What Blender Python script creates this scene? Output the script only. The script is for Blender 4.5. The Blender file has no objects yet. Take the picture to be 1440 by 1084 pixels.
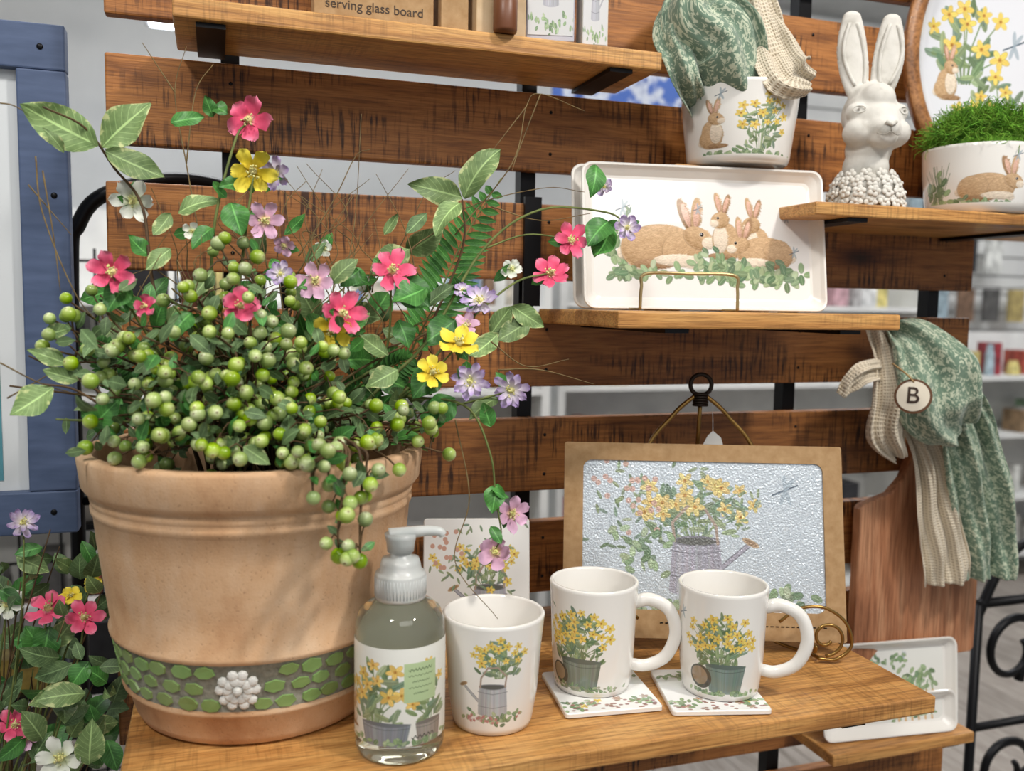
import bpy, bmesh, math, random
import numpy as np
from mathutils import Vector, Matrix
random.seed(7); rng=np.random.default_rng(7)
S=bpy.context.scene; COL=S.collection
try:
    S.view_settings.view_transform='Standard'
except Exception: pass
V=Vector; pi=math.pi
# ------------------------------------------------------------ camera
FP=1250.0
yaw=math.radians(18.5); pit=math.atan(112/FP); rol=0.016
F0=V((math.sin(yaw)*math.cos(pit),math.cos(yaw)*math.cos(pit),-math.sin(pit)))
R0=V((math.cos(yaw),-math.sin(yaw),0)); U0=R0.cross(F0)
R=R0*math.cos(rol)+U0*math.sin(rol); U=U0*math.cos(rol)-R0*math.sin(rol)
cd=bpy.data.cameras.new('camera'); cam=bpy.data.objects.new('camera',cd); COL.objects.link(cam)
cam.matrix_world=Matrix(((R.x,U.x,-F0.x,0),(R.y,U.y,-F0.y,0),(R.z,U.z,-F0.z,0),(0,0,0,1)))
cd.sensor_width=36; cd.lens=FP/1440*36; cd.clip_start=.02
cd.dof.use_dof=True; cd.dof.focus_distance=.92; cd.dof.aperture_fstop=4.5
S.camera=cam
def ray(u,v): return F0*FP+R*(u-720)-U*(v-542)
def P(u,v,y):
    d=ray(u,v); return d*(y/d.y)
def lerp(a,b,t): return a+(b-a)*t
# ------------------------------------------------------------ materials
def lin(c):
    r=[]
    for x in c[:3]:
        x=x/255.0; r.append(x/12.92 if x<=.04045 else ((x+.055)/1.055)**2.4)
    return (*r,1)
def newm(name):
    m=bpy.data.materials.new(name); m.use_nodes=True
    nt=m.node_tree; b=nt.nodes['Principled BSDF']; return m,nt,b
def setb(b,rough=.5,metal=0,trans=0,coat=0,ior=1.45,sheen=0):
    b.inputs['Roughness'].default_value=rough; b.inputs['Metallic'].default_value=metal
    b.inputs['Transmission Weight'].default_value=trans; b.inputs['Coat Weight'].default_value=coat
    b.inputs['IOR'].default_value=ior; b.inputs['Sheen Weight'].default_value=sheen
def M(name,c,rough=.5,metal=0,trans=0,coat=0,ior=1.45,emis=0,sheen=0):
    m,nt,b=newm(name); b.inputs['Base Color'].default_value=lin(c); setb(b,rough,metal,trans,coat,ior,sheen)
    n=nt.nodes.new('ShaderNodeTexNoise'); n.inputs['Scale'].default_value=60
    mr=nt.nodes.new('ShaderNodeMapRange'); mr.inputs['To Min'].default_value=max(rough-.04,0); mr.inputs['To Max'].default_value=min(rough+.04,1)
    nt.links.new(n.outputs['Fac'],mr.inputs['Value']); nt.links.new(mr.outputs[0],b.inputs['Roughness'])
    if emis:
        b.inputs['Emission Color'].default_value=lin(c); b.inputs['Emission Strength'].default_value=emis
    return m
def ramp(nt,cols):
    r=nt.nodes.new('ShaderNodeValToRGB'); e=r.color_ramp.elements
    while len(e)<len(cols): e.new(.5)
    for el,(p,c) in zip(e,cols): el.position=p; el.color=lin(c)
    return r
def coords(nt,kind,scale,island=0):
    tc=nt.nodes.new('ShaderNodeTexCoord'); out=tc.outputs[kind]
    mp=nt.nodes.new('ShaderNodeMapping'); mp.inputs['Scale'].default_value=scale
    nt.links.new(out,mp.inputs['Vector'])
    if island:
        g=nt.nodes.new('ShaderNodeNewGeometry'); mu=nt.nodes.new('ShaderNodeMath'); mu.operation='MULTIPLY'; mu.inputs[1].default_value=island
        nt.links.new(g.outputs['Random Per Island'],mu.inputs[0]); nt.links.new(mu.outputs[0],mp.inputs['Location'])
    return mp.outputs[0]
def noise(nt,vec,sc,det=5,rough=.55,dist=0):
    n=nt.nodes.new('ShaderNodeTexNoise'); n.inputs['Scale'].default_value=sc; n.inputs['Detail'].default_value=det
    n.inputs['Roughness'].default_value=rough; n.inputs['Distortion'].default_value=dist
    nt.links.new(vec,n.inputs['Vector']); return n.outputs['Fac']
def bump(nt,b,h,st,dist=.002):
    bp=nt.nodes.new('ShaderNodeBump'); bp.inputs['Strength'].default_value=st; bp.inputs['Distance'].default_value=dist
    nt.links.new(h,bp.inputs['Height']); nt.links.new(bp.outputs[0],b.inputs['Normal'])
def MN(name,cols,ns=20,scale=(1,1,1),det=5,rough=.6,bst=0,bd=.002,kind='Object',rand=0,metal=0,coat=0,trans=0,sheen=0,island=0,dist=0):
    m,nt,b=newm(name); setb(b,rough,metal,trans,coat,1.45,sheen)
    v=coords(nt,kind,scale,island); h=noise(nt,v,ns,det,dist=dist); r=ramp(nt,cols); nt.links.new(h,r.inputs[0]); out=r.outputs[0]
    if rand:
        g=nt.nodes.new('ShaderNodeNewGeometry'); hs=nt.nodes.new('ShaderNodeHueSaturation')
        mr=nt.nodes.new('ShaderNodeMapRange'); mr.inputs['To Min'].default_value=1-rand; mr.inputs['To Max'].default_value=1+rand
        nt.links.new(g.outputs['Random Per Island'],mr.inputs['Value']); nt.links.new(mr.outputs[0],hs.inputs['Value'])
        mr2=nt.nodes.new('ShaderNodeMapRange'); mr2.inputs['To Min'].default_value=.485; mr2.inputs['To Max'].default_value=.515
        nt.links.new(g.outputs['Random Per Island'],mr2.inputs['Value']); nt.links.new(mr2.outputs[0],hs.inputs['Hue'])
        nt.links.new(out,hs.inputs['Color']); out=hs.outputs[0]
    nt.links.new(out,b.inputs['Base Color'])
    if bst: bump(nt,b,h,bst,bd)
    return m
def mixc(nt,mode,fac,a,b_):
    mx=nt.nodes.new('ShaderNodeMixRGB'); mx.blend_type=mode
    for i,x in enumerate((fac,a,b_)):
        if isinstance(x,(int,float)): mx.inputs[i].default_value=x
        elif isinstance(x,tuple): mx.inputs[i].default_value=x
        else: nt.links.new(x,mx.inputs[i])
    return mx.outputs[0]
def WOOD(name,cols,saw=.35,rough=.38,coat=.15,along=(2.2,14,26),sawsc=(150,8,10),knots=0,var=.15):
    m,nt,b=newm(name); setb(b,rough,0,0,coat)
    v=coords(nt,'Object',along,13.0); h=noise(nt,v,2.2,8,.62,.6); r=ramp(nt,cols); nt.links.new(h,r.inputs[0]); out=r.outputs[0]
    vg=coords(nt,'Object',tuple(q*(2.2 if q<5 else 5) for q in along),9.0); hg=noise(nt,vg,4,4,.6); rg=ramp(nt,[(.38,(150,135,120)),(.55,(255,255,255))]); nt.links.new(hg,rg.inputs[0])
    out=mixc(nt,'MULTIPLY',.55,out,rg.outputs[0])
    if saw:
        v2=coords(nt,'Object',sawsc,5.0); h2=noise(nt,v2,1.6,3,.6); r2=ramp(nt,[(.40,(70,50,36)),(.50,(255,255,255))]); nt.links.new(h2,r2.inputs[0])
        v3=coords(nt,'Object',(5,5,16),7.0); h3=noise(nt,v3,1.4,3); r3=ramp(nt,[(.42,(0,0,0)),(.60,(255,255,255))]); nt.links.new(h3,r3.inputs[0])
        mu0=nt.nodes.new('ShaderNodeMath'); mu0.operation='MULTIPLY'; mu0.inputs[1].default_value=saw; nt.links.new(r3.outputs[0],mu0.inputs[0])
        out=mixc(nt,'MULTIPLY',mu0.outputs[0],out,r2.outputs[0])
    if knots:
        vk=coords(nt,'Object',(3.2,6,9),3.7); vo=nt.nodes.new('ShaderNodeTexVoronoi'); vo.inputs['Scale'].default_value=1.0; nt.links.new(vk,vo.inputs['Vector'])
        rk=ramp(nt,[(.03,(34,20,12)),(.075,(120,92,70)),(.13,(205,190,175)),(.2,(255,255,255))]); nt.links.new(vo.outputs['Distance'],rk.inputs[0])
        out=mixc(nt,'MULTIPLY',knots,out,rk.outputs[0])
    g=nt.nodes.new('ShaderNodeNewGeometry'); hs=nt.nodes.new('ShaderNodeHueSaturation'); mr=nt.nodes.new('ShaderNodeMapRange')
    mr.inputs['To Min'].default_value=1-var; mr.inputs['To Max'].default_value=1+var
    nt.links.new(g.outputs['Random Per Island'],mr.inputs['Value']); nt.links.new(mr.outputs[0],hs.inputs['Value'])
    nt.links.new(out,hs.inputs['Color']); nt.links.new(hs.outputs[0],b.inputs['Base Color'])
    bump(nt,b,hg,.35,.0012)
    return m
def LEAF(name,c1,c2,edge=None,rough=.5,thr=.55):
    m,nt,b=newm(name); setb(b,rough)
    tc=nt.nodes.new('ShaderNodeTexCoord'); sp=nt.nodes.new('ShaderNodeSeparateXYZ'); nt.links.new(tc.outputs['UV'],sp.inputs[0])
    def mth(op,a,bv):
        n=nt.nodes.new('ShaderNodeMath'); n.operation=op
        nt.links.new(a,n.inputs[0])
        if isinstance(bv,(int,float)): n.inputs[1].default_value=bv
        else: nt.links.new(bv,n.inputs[1])
        return n.outputs[0]
    s=mth('MULTIPLY',mth('ABSOLUTE',mth('SUBTRACT',sp.outputs[0],.5),0),2)
    n1=noise(nt,coords(nt,'Object',(1,1,1)),120,4)
    r=ramp(nt,[(.3,c1),(.7,c2)]); nt.links.new(n1,r.inputs[0]); out=r.outputs[0]
    vein=mth('LESS_THAN',s,.06)
    vc=lin(tuple(min(255,x*1.2+14) for x in c2)); out=mixc(nt,'MIX',vein,out,vc)
    vv=mth('SUBTRACT',mth('MULTIPLY',sp.outputs[1],9),mth('MULTIPLY',s,2.2)); vv=mth('LESS_THAN',mth('FRACT',vv,0),.12)
    out=mixc(nt,'MIX',mth('MULTIPLY',vv,.45),out,vc)
    if edge:
        e=mth('ADD',s,mth('MULTIPLY',mth('SUBTRACT',n1,.5),2.2))
        mr0=nt.nodes.new('ShaderNodeMapRange'); mr0.inputs['From Min'].default_value=thr-.06; mr0.inputs['From Max'].default_value=thr+.10; nt.links.new(e,mr0.inputs['Value'])
        out=mixc(nt,'MIX',mr0.outputs[0],out,lin(edge))
    g=nt.nodes.new('ShaderNodeNewGeometry'); hs=nt.nodes.new('ShaderNodeHueSaturation'); mr=nt.nodes.new('ShaderNodeMapRange')
    mr.inputs['To Min'].default_value=.72; mr.inputs['To Max'].default_value=1.3
    nt.links.new(g.outputs['Random Per Island'],mr.inputs['Value']); nt.links.new(mr.outputs[0],hs.inputs['Value'])
    nt.links.new(out,hs.inputs['Color']); nt.links.new(hs.outputs[0],b.inputs['Base Color'])
    return m
def GRAD(name,cols,rough=.35,axis=1,rand=.15,coat=0,hue=0):
    m,nt,b=newm(name); setb(b,rough,coat=coat)
    tc=nt.nodes.new('ShaderNodeTexCoord'); sp=nt.nodes.new('ShaderNodeSeparateXYZ'); nt.links.new(tc.outputs['UV'],sp.inputs[0])
    n1=noise(nt,coords(nt,'Object',(1,1,1)),220,3); ad=nt.nodes.new('ShaderNodeMath'); ad.operation='MULTIPLY_ADD'; ad.inputs[1].default_value=.12; nt.links.new(n1,ad.inputs[0]); 
    sb=nt.nodes.new('ShaderNodeMath'); sb.operation='SUBTRACT'; sb.inputs[1].default_value=.06; nt.links.new(sp.outputs[axis],sb.inputs[0]); nt.links.new(sb.outputs[0],ad.inputs[2])
    r=ramp(nt,cols); nt.links.new(ad.outputs[0],r.inputs[0])
    g=nt.nodes.new('ShaderNodeNewGeometry'); hs=nt.nodes.new('ShaderNodeHueSaturation'); mr=nt.nodes.new('ShaderNodeMapRange')
    mr.inputs['To Min'].default_value=1-rand; mr.inputs['To Max'].default_value=1+rand
    nt.links.new(g.outputs['Random Per Island'],mr.inputs['Value']); nt.links.new(mr.outputs[0],hs.inputs['Value'])
    if hue:
        mr2=nt.nodes.new('ShaderNodeMapRange'); mr2.inputs['To Min'].default_value=1.2; mr2.inputs['To Max'].default_value=.7
        mu=nt.nodes.new('ShaderNodeMath'); mu.operation='FRACT'; m7=nt.nodes.new('ShaderNodeMath'); m7.operation='MULTIPLY'; m7.inputs[1].default_value=17.3
        nt.links.new(g.outputs['Random Per Island'],m7.inputs[0]); nt.links.new(m7.outputs[0],mu.inputs[0]); nt.links.new(mu.outputs[0],mr2.inputs['Value']); nt.links.new(mr2.outputs[0],hs.inputs['Saturation'])
    nt.links.new(r.outputs[0],hs.inputs['Color']); nt.links.new(hs.outputs[0],b.inputs['Base Color'])
    return m
# ------------------------------------------------------------ mesh helpers
class MB:
    def __init__(s): s.v=[];s.f=[];s.m=[];s.uv=[]
    def add(s,vs,fs,mat=0,uv=None):
        o=len(s.v); s.v+= [tuple(x) for x in vs]; s.uv+= list(uv) if uv else [(0,0)]*len(vs)
        for f in fs: s.f.append(tuple(i+o for i in f)); s.m.append(mat)
    def build(s,name,mats,parent=None,smooth=True,recalc=False):
        me=bpy.data.meshes.new(name); me.from_pydata(s.v,[],s.f)
        for m in mats: me.materials.append(m)
        me.polygons.foreach_set('material_index',s.m)
        me.polygons.foreach_set('use_smooth',[smooth]*len(s.f))
        ul=me.uv_layers.new(name='UVMap'); idx=np.zeros(len(me.loops),dtype=np.int32); me.loops.foreach_get('vertex_index',idx)
        ul.data.foreach_set('uv',np.array(s.uv,dtype=np.float32)[idx].ravel())
        me.update()
        if recalc:
            bm=bmesh.new(); bm.from_mesh(me); bmesh.ops.recalc_face_normals(bm,faces=bm.faces); bm.to_mesh(me); bm.free()
        ob=bpy.data.objects.new(name,me); COL.objects.link(ob)
        if parent: ob.parent=parent
        return ob
def group(name,loc=(0,0,0),rz=0,rx=0):
    e=bpy.data.objects.new(name,None); e.empty_display_size=.03; COL.objects.link(e)
    e.location=loc; e.rotation_euler=(rx,0,rz); return e
def face(x,y): return -math.atan2(x,y)
def tube(mb,pts,r0,r1=None,n=6,mat=0,cap=True):
    pts=[V(p) for p in pts]; r1=r0 if r1 is None else r1
    N=len(pts); prev=None; vs=[];uv=[]
    for i,p in enumerate(pts):
        t=(pts[min(i+1,N-1)]-pts[max(i-1,0)])
        if t.length<1e-9: t=V((0,0,1))
        t.normalize()
        if prev is None:
            a=V((0,0,1)) if abs(t.z)<.9 else V((1,0,0)); nr=t.cross(a).normalized()
        else:
            nr=prev-t*prev.dot(t)
            nr=nr.normalized() if nr.length>1e-6 else t.orthogonal().normalized()
        prev=nr; bn=t.cross(nr); r=lerp(r0,r1,i/(N-1))
        for k in range(n):
            a=2*pi*k/n; vs.append(p+nr*(math.cos(a)*r)+bn*(math.sin(a)*r)); uv.append((k/n,i/(N-1)))
    fs=[]
    for i in range(N-1):
        for k in range(n):
            fs.append((i*n+k,i*n+(k+1)%n,(i+1)*n+(k+1)%n,(i+1)*n+k))
    if cap: fs.append(tuple(range(n-1,-1,-1))); fs.append(tuple((N-1)*n+k for k in range(n)))
    mb.add(vs,fs,mat,uv)
def bez(a,b,c,d,n=12):
    return [a*(1-t)**3+b*3*t*(1-t)**2+c*3*t*t*(1-t)+d*t**3 for t in [i/n for i in range(n+1)]]
def cat(pts,n=6):
    pts=[V(p) for p in pts]; q=[pts[0]*2-pts[1]]+pts+[pts[-1]*2-pts[-2]]; o=[]
    for i in range(1,len(q)-2):
        for k in range(n):
            t=k/n; a,b,c,d=q[i-1],q[i],q[i+1],q[i+2]
            o.append(.5*((2*b)+(c-a)*t+(2*a-5*b+4*c-d)*t*t+(-a+3*b-3*c+d)*t**3))
    o.append(pts[-1]); return o
def box(mb,x0,x1,y0,y1,z0,z1,mat=0,bev=0):
    vs=[(x,y,z) for x in(x0,x1) for y in(y0,y1) for z in(z0,z1)]
    fs=[(0,1,3,2),(4,6,7,5),(0,4,5,1),(2,3,7,6),(0,2,6,4),(1,5,7,3)]
    mb.add(vs,fs,mat,[(v[0],v[2]) for v in vs])
def sphere(mb,c,r,mat=0,ax=None,seg=12,rings=7,sc=(1,1,1)):
    c=V(c); ax=V(ax).normalized() if ax is not None else V((0,0,1))
    q=V((0,0,1)).rotation_difference(ax); vs=[];uv=[];fs=[]
    for i in range(rings+1):
        th=pi*i/rings
        for k in range(seg):
            a=2*pi*k/seg; p=V((math.sin(th)*math.cos(a)*r*sc[0],math.sin(th)*math.sin(a)*r*sc[1],math.cos(th)*r*sc[2]))
            vs.append(c+q@p); uv.append((k/seg,1-i/rings))
    for i in range(rings):
        for k in range(seg):
            fs.append((i*seg+k,(i+1)*seg+k,(i+1)*seg+(k+1)%seg,i*seg+(k+1)%seg))
    mb.add(vs,fs,mat,uv)
def lathe(name,prof,mats,parent,seg=64,midx=None,zr=(0,1),smooth=True,closed=False):
    mb=MB(); n=len(prof); vs=[];uv=[]
    for (r,z) in prof:
        for k in range(seg+1):
            ph=2*pi*(k/seg)-pi; vs.append((math.sin(ph)*r,-math.cos(ph)*r,z)); uv.append((k/seg,(z-zr[0])/(zr[1]-zr[0])))
    mb.add(vs,[],0,uv)
    for i in range(n-1):
        for k in range(seg):
            a=i*(seg+1)+k; mb.f.append((a,a+1,a+seg+2,a+seg+1)); mb.m.append(midx[i] if midx else 0)
    ob=mb.build(name,mats,parent,smooth)
    bm=bmesh.new(); bm.from_mesh(ob.data); bmesh.ops.remove_doubles(bm,verts=bm.verts,dist=1e-6); bmesh.ops.recalc_face_normals(bm,faces=bm.faces); bm.to_mesh(ob.data); bm.free()
    return ob
def rrect(w,h,r,n=5):
    o=[]
    for cx,cz,a0 in ((w/2-r,h/2-r,0),(-w/2+r,h/2-r,pi/2),(-w/2+r,-h/2+r,pi),(w/2-r,-h/2+r,1.5*pi)):
        for k in range(n+1):
            a=a0+pi/2*k/n; o.append((cx+r*math.cos(a),cz+r*math.sin(a)))
    return o
def ringloft(name,rings,mats,parent,uvwh,midx=None,capend=True,capstart=True,capm=None,n=5,smooth=False,oz=0,close=False):
    """rings: (w,h,r,y,cx,cz); faces stacked front/back along local y"""
    mb=MB(); m=4*(n+1)
    for (w,h,r,y,cx,cz) in rings:
        pts=rrect(w,h,r,n); mb.add([(cx+x,y,cz+z) for x,z in pts],[],0,[((cx+x)/uvwh[0]+.5,(cz+z-oz)/uvwh[1]+.5) for x,z in pts])
    K=len(rings)
    for i in range(K if close else K-1):
        for k in range(m):
            j=(i+1)%K
            mb.f.append((i*m+k,i*m+(k+1)%m,j*m+(k+1)%m,j*m+k)); mb.m.append(midx[i] if midx else 0)
    if not close:
        if capstart: mb.f.append(tuple(range(m))); mb.m.append(0 if not midx else midx[0])
        if capend: mb.f.append(tuple((K-1)*m+k for k in range(m))); mb.m.append(capm if capm is not None else 0)
    return mb.build(name,mats,parent,smooth,recalc=True)
def bevel(ob,w=.002,seg=2):
    md=ob.modifiers.new('b','BEVEL'); md.width=w; md.segments=seg; md.limit_method='ANGLE'; md.angle_limit=.7
def leaf(mb,base,tip,nrm,w,curl=.1,mat=0,rows=7,cols=4,fold=.25,kind='leaf',wav=0):
    base=V(base);tip=V(tip); d=tip-base; L=d.length; dn=d.normalized(); side=dn.cross(V(nrm))
    if side.length<1e-4: side=dn.orthogonal()
    side.normalize(); nn=side.cross(dn); vs=[];uv=[];fs=[]
    ph=random.random()*6
    for i in range(rows+1):
        t=i/rows
        if kind=='leaf': pr=max(.03,math.sin(pi*min(1,t)**.85)**.85)
        elif kind=='round': pr=max(.05,math.sqrt(max(0,1-(2*t-1)**2)))
        elif kind=='petal': pr=max(.22,(t**.55)*(max(0,1.0-t**3.2))**.5*1.12+.0)
        else: pr=max(.05,(1-t)**.6)
        for k in range(cols+1):
            s=2*k/cols-1; x=s*w*pr
            zz=curl*L*4*t*(1-t)+fold*abs(x)+wav*w*math.sin(ph+t*9+s*2)*abs(s)
            extra=0
            if kind=='petal' and i>=rows-1: extra=-.12*L*abs(math.sin(s*4+ph))*(1 if i==rows else .5)
            vs.append(base+dn*(L*t+extra)+side*x+nn*zz); uv.append((k/cols,t))
    for i in range(rows):
        for k in range(cols): a=i*(cols+1)+k; fs.append((a,a+1,a+cols+2,a+cols+1))
    mb.add(vs,fs,mat,uv)
def rv(s=1): return V((random.uniform(-1,1),random.uniform(-1,1),random.uniform(-1,1)))*s
# ------------------------------------------------------------ painter (watercolour decoration, generated in memory)
class Cv:
    def __init__(s,w,h,bg=(.93,.92,.90)): s.w=w;s.h=h;s.a=np.ones((h,w,3))*np.array(bg)
    def _b(s,x0,y0,x1,y1):
        x0=max(0,int(x0));y0=max(0,int(y0));x1=min(s.w,int(x1)+2);y1=min(s.h,int(y1)+2)
        if x1<=x0 or y1<=y0: return None
        Y,X=np.mgrid[y0:y1,x0:x1]; return x0,y0,x1,y1,X+.5,Y+.5
    def mix(s,b,m,col):
        x0,y0,x1,y1=b[:4]; reg=s.a[y0:y1,x0:x1]; reg+= (np.array(col)-reg)*m[...,None]
    def ell(s,x,y,rx,ry,ang=0,col=(0,0,0),al=1,soft=1.2):
        r=max(rx,ry)+2; b=s._b(x-r,y-r,x+r,y+r)
        if b is None: return
        X,Y=b[4]-x,b[5]-y; c,sn=math.cos(ang),math.sin(ang); xr=X*c+Y*sn; yr=-X*sn+Y*c
        d=np.sqrt((xr/rx)**2+(yr/ry)**2); m=np.clip((1-d)*min(rx,ry)/soft+.5,0,1)*al; s.mix(b,m,col)
    def line(s,pts,w0,col,al=1,w1=None):
        w1=w0 if w1 is None else w1; n=len(pts)-1
        for i in range(n):
            (xa,ya),(xb,yb)=pts[i],pts[i+1]; w=lerp(w0,w1,i/max(1,n-1)) if n>1 else w0
            b=s._b(min(xa,xb)-w-2,min(ya,yb)-w-2,max(xa,xb)+w+2,max(ya,yb)+w+2)
            if b is None: continue
            dx,dy=xb-xa,yb-ya; L=dx*dx+dy*dy+1e-9; t=np.clip(((b[4]-xa)*dx+(b[5]-ya)*dy)/L,0,1)
            d=np.hypot(b[4]-xa-t*dx,b[5]-ya-t*dy); s.mix(b,np.clip(w/2-d+.5,0,1)*al,col)
    def poly(s,pts,col,al=1):
        xs=[p[0] for p in pts]; ys=[p[1] for p in pts]; b=s._b(min(xs)-1,min(ys)-1,max(xs)+1,max(ys)+1)
        if b is None: return
        acc=0
        for ox,oy in((-.25,-.25),(.25,-.25),(-.25,.25),(.25,.25)):
            X=b[4]+ox;Y=b[5]+oy; ins=np.zeros(X.shape,bool); j=len(pts)-1
            for i in range(len(pts)):
                xi,yi=pts[i];xj,yj=pts[j]
                if yi!=yj: ins^=((yi>Y)!=(yj>Y))&(X<(xj-xi)*(Y-yi)/(yj-yi)+xi)
                j=i
            acc=acc+ins
        s.mix(b,acc/4*al,col)
    def image(s,name):
        im=bpy.data.images.new(name,s.w,s.h); px=np.ones((s.h,s.w,4),dtype=np.float32); px[...,:3]=np.clip(s.a[::-1],0,1)
        im.pixels.foreach_set(px.ravel()); im.update(); im.pack(); return im
def IM(name,cv,rough=.15,coat=.3,metal=0,bst=0,ns=150,ext='REPEAT',bd=.001):
    m,nt,b=newm(name); setb(b,rough,metal,0,coat)
    t=nt.nodes.new('ShaderNodeTexImage'); t.image=cv.image(name); t.extension=ext
    tc=nt.nodes.new('ShaderNodeTexCoord'); nt.links.new(tc.outputs['UV'],t.inputs[0]); nt.links.new(t.outputs[0],b.inputs['Base Color'])
    if bst: bump(nt,b,noise(nt,coords(nt,'Object',(1,1,1)),ns,2),bst,bd)
    return m
def jc(c,j=.06): 
    k=random.uniform(-j,j); return tuple(min(1,max(0,x+k+random.uniform(-j/3,j/3))) for x in c)
YEL=(.93,.82,.42)
GRN=[(.50,.57,.41),(.42,.50,.36),(.58,.64,.48),(.45,.54,.45)]
def fl(c,x,y,r,col=YEL,n=5):
    a0=random.random()*6; sq=random.uniform(.7,1)
    for k in range(n):
        a=a0+2*pi*k/n; px=x+math.cos(a)*r*.55; py=y+math.sin(a)*r*.55*sq
        c.ell(px,py,r*.5,r*.29,math.atan2(math.sin(a)*sq,math.cos(a)),jc(tuple(q*.86 for q in col),.05),.9)
        c.ell(px,py,r*.42,r*.22,math.atan2(math.sin(a)*sq,math.cos(a)),jc(col,.06),.95)
        c.line([(x,y),(x+math.cos(a)*r*.8,y+math.sin(a)*r*.8*sq)],max(1,r*.06),tuple(q*.82 for q in col),.5)
    c.ell(x,y,r*.2,r*.2,0,(.80,.60,.28),1); c.ell(x,y,r*.09,r*.09,0,(.55,.38,.2),1)
def lf(c,x,y,l,a,col=None):
    col=col or random.choice(GRN); col=jc(col,.06)
    c.ell(x+math.cos(a)*l/2,y+math.sin(a)*l/2,l/2,l*.17,a,col,.9)
    c.ell(x+math.cos(a)*l/2-l*.03,y+math.sin(a)*l/2-l*.05,l*.4,l*.07,a,tuple(min(1,q+.1) for q in col),.6)
    c.line([(x,y),(x+math.cos(a)*l*.9,y+math.sin(a)*l*.9)],max(1,l*.04),tuple(q*.72 for q in col),.6)
def bouquet(c,x,y,w,h,n=16,r=None,col=YEL,lean=0):
    r=r or w*.11; pts=[]; r*=.88
    for i in range(n*4):
        if len(pts)>=n: break
        fx=random.uniform(-1,1); hy=random.uniform(.40,1)*(1-.30*abs(fx)); px=x+fx*w/2+lean*hy; py=y-h*hy
        if any((px-a)**2+(py-b)**2<(1.35*r)**2 for a,b in pts): continue
        pts.append((px,py))
        mx=x+fx*w*.16; c.line([(x+fx*w*.08,y),(mx,y-h*hy*.5),(px,py)],max(1.2,r*.14),jc((.46,.54,.36)),.9)
    for i in range(n*5):
        fx=random.uniform(-1,1); hy=random.uniform(.02,.85)*(1-.3*abs(fx)); lf(c,x+fx*w*.33,y-h*hy,r*random.uniform(1.1,2.3),random.uniform(-pi,0))
    for px,py in pts: fl(c,px,py,r*random.uniform(.75,1.15),col)
def fur(c,parts,dens=.03,L=9,sh=.11):
    for (x,y,rx,ry,ang,col) in parts:
        n=int(rx*ry*pi*dens); ca,sa=math.cos(ang),math.sin(ang)
        for i in range(n):
            t=random.random()*2*pi; q=math.sqrt(random.random())*.98; ex,ey=math.cos(t)*rx*q,math.sin(t)*ry*q
            px=x+ex*ca-ey*sa; py=y+ex*sa+ey*ca; k=random.uniform(-sh,sh)-.13*(ey/ry if ey>0 else ey/ry*.5)-.10*max(0,q-.75)*4*(ey>-ry*.2)
            cc=tuple(min(1,max(0,z+k)) for z in col); a=ang+random.uniform(-.5,.5)
            c.line([(px,py),(px+math.cos(a)*L,py+math.sin(a)*L)],1.5,cc,.75)
def rabbit(c,x,y,s,fl_=1,sit=False,L=None):
    B=(.77,.64,.49);D=(.64,.51,.38);W=(.90,.84,.76);PK=(.86,.70,.62)
    if not sit:
        parts=[(-.48,.12,.08,.08,0,W),(0,.02,.45,.25,0,B),(-.24,.06,.27,.25,0,B),(.26,.06,.25,.21,-.3,B),(-.1,.25,.24,.06,0,D),(.38,.25,.14,.045,0,W),(.20,.20,.3,.07,0,W),
               (.30,-.36,.062,.2,-.35,D),(.32,-.35,.036,.15,-.35,PK),(.45,-.37,.062,.2,.1,B),(.455,-.36,.036,.15,.1,PK),(.47,-.08,.19,.13,.35,B),(.60,-.02,.08,.07,0,W)]
        eye=(.52,-.12)
    else:
        parts=[(-.28,.38,.09,.09,0,W),(0,.18,.26,.34,0,B),(-.05,.3,.28,.24,0,B),(.1,.15,.14,.26,0,W),(.12,.48,.24,.06,0,D),(-.03,-.5,.058,.2,-.3,D),(-.02,-.5,.034,.15,-.3,PK),(.13,-.52,.062,.2,.25,B),(.13,-.51,.036,.15,.25,PK),(.1,-.2,.18,.15,.3,B),(.22,-.14,.08,.07,0,W)]
        eye=(.14,-.24)
    P2=[(x+fl_*a*s,y+b*s,rx*s,ry*s,fl_*an,col) for a,b,rx,ry,an,col in parts]
    for p in P2: 
        c.ell(p[0],p[1]+s*.008,p[2]*1.04,p[3]*1.04,p[4],tuple(q*.74 for q in p[5]),.5,3); c.ell(*p[:5],p[5],1,1.5)
        fur(c,[p],.09,L or s*.035)
    ex,ey=x+fl_*eye[0]*s,y+eye[1]*s
    c.ell(ex,ey,s*.034,s*.03,0,(.9,.82,.7),1); c.ell(ex,ey,s*.025,s*.025,0,(.12,.08,.06),1); c.ell(ex-s*.006,ey-s*.008,s*.007,s*.007,0,(1,1,1),1)
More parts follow.
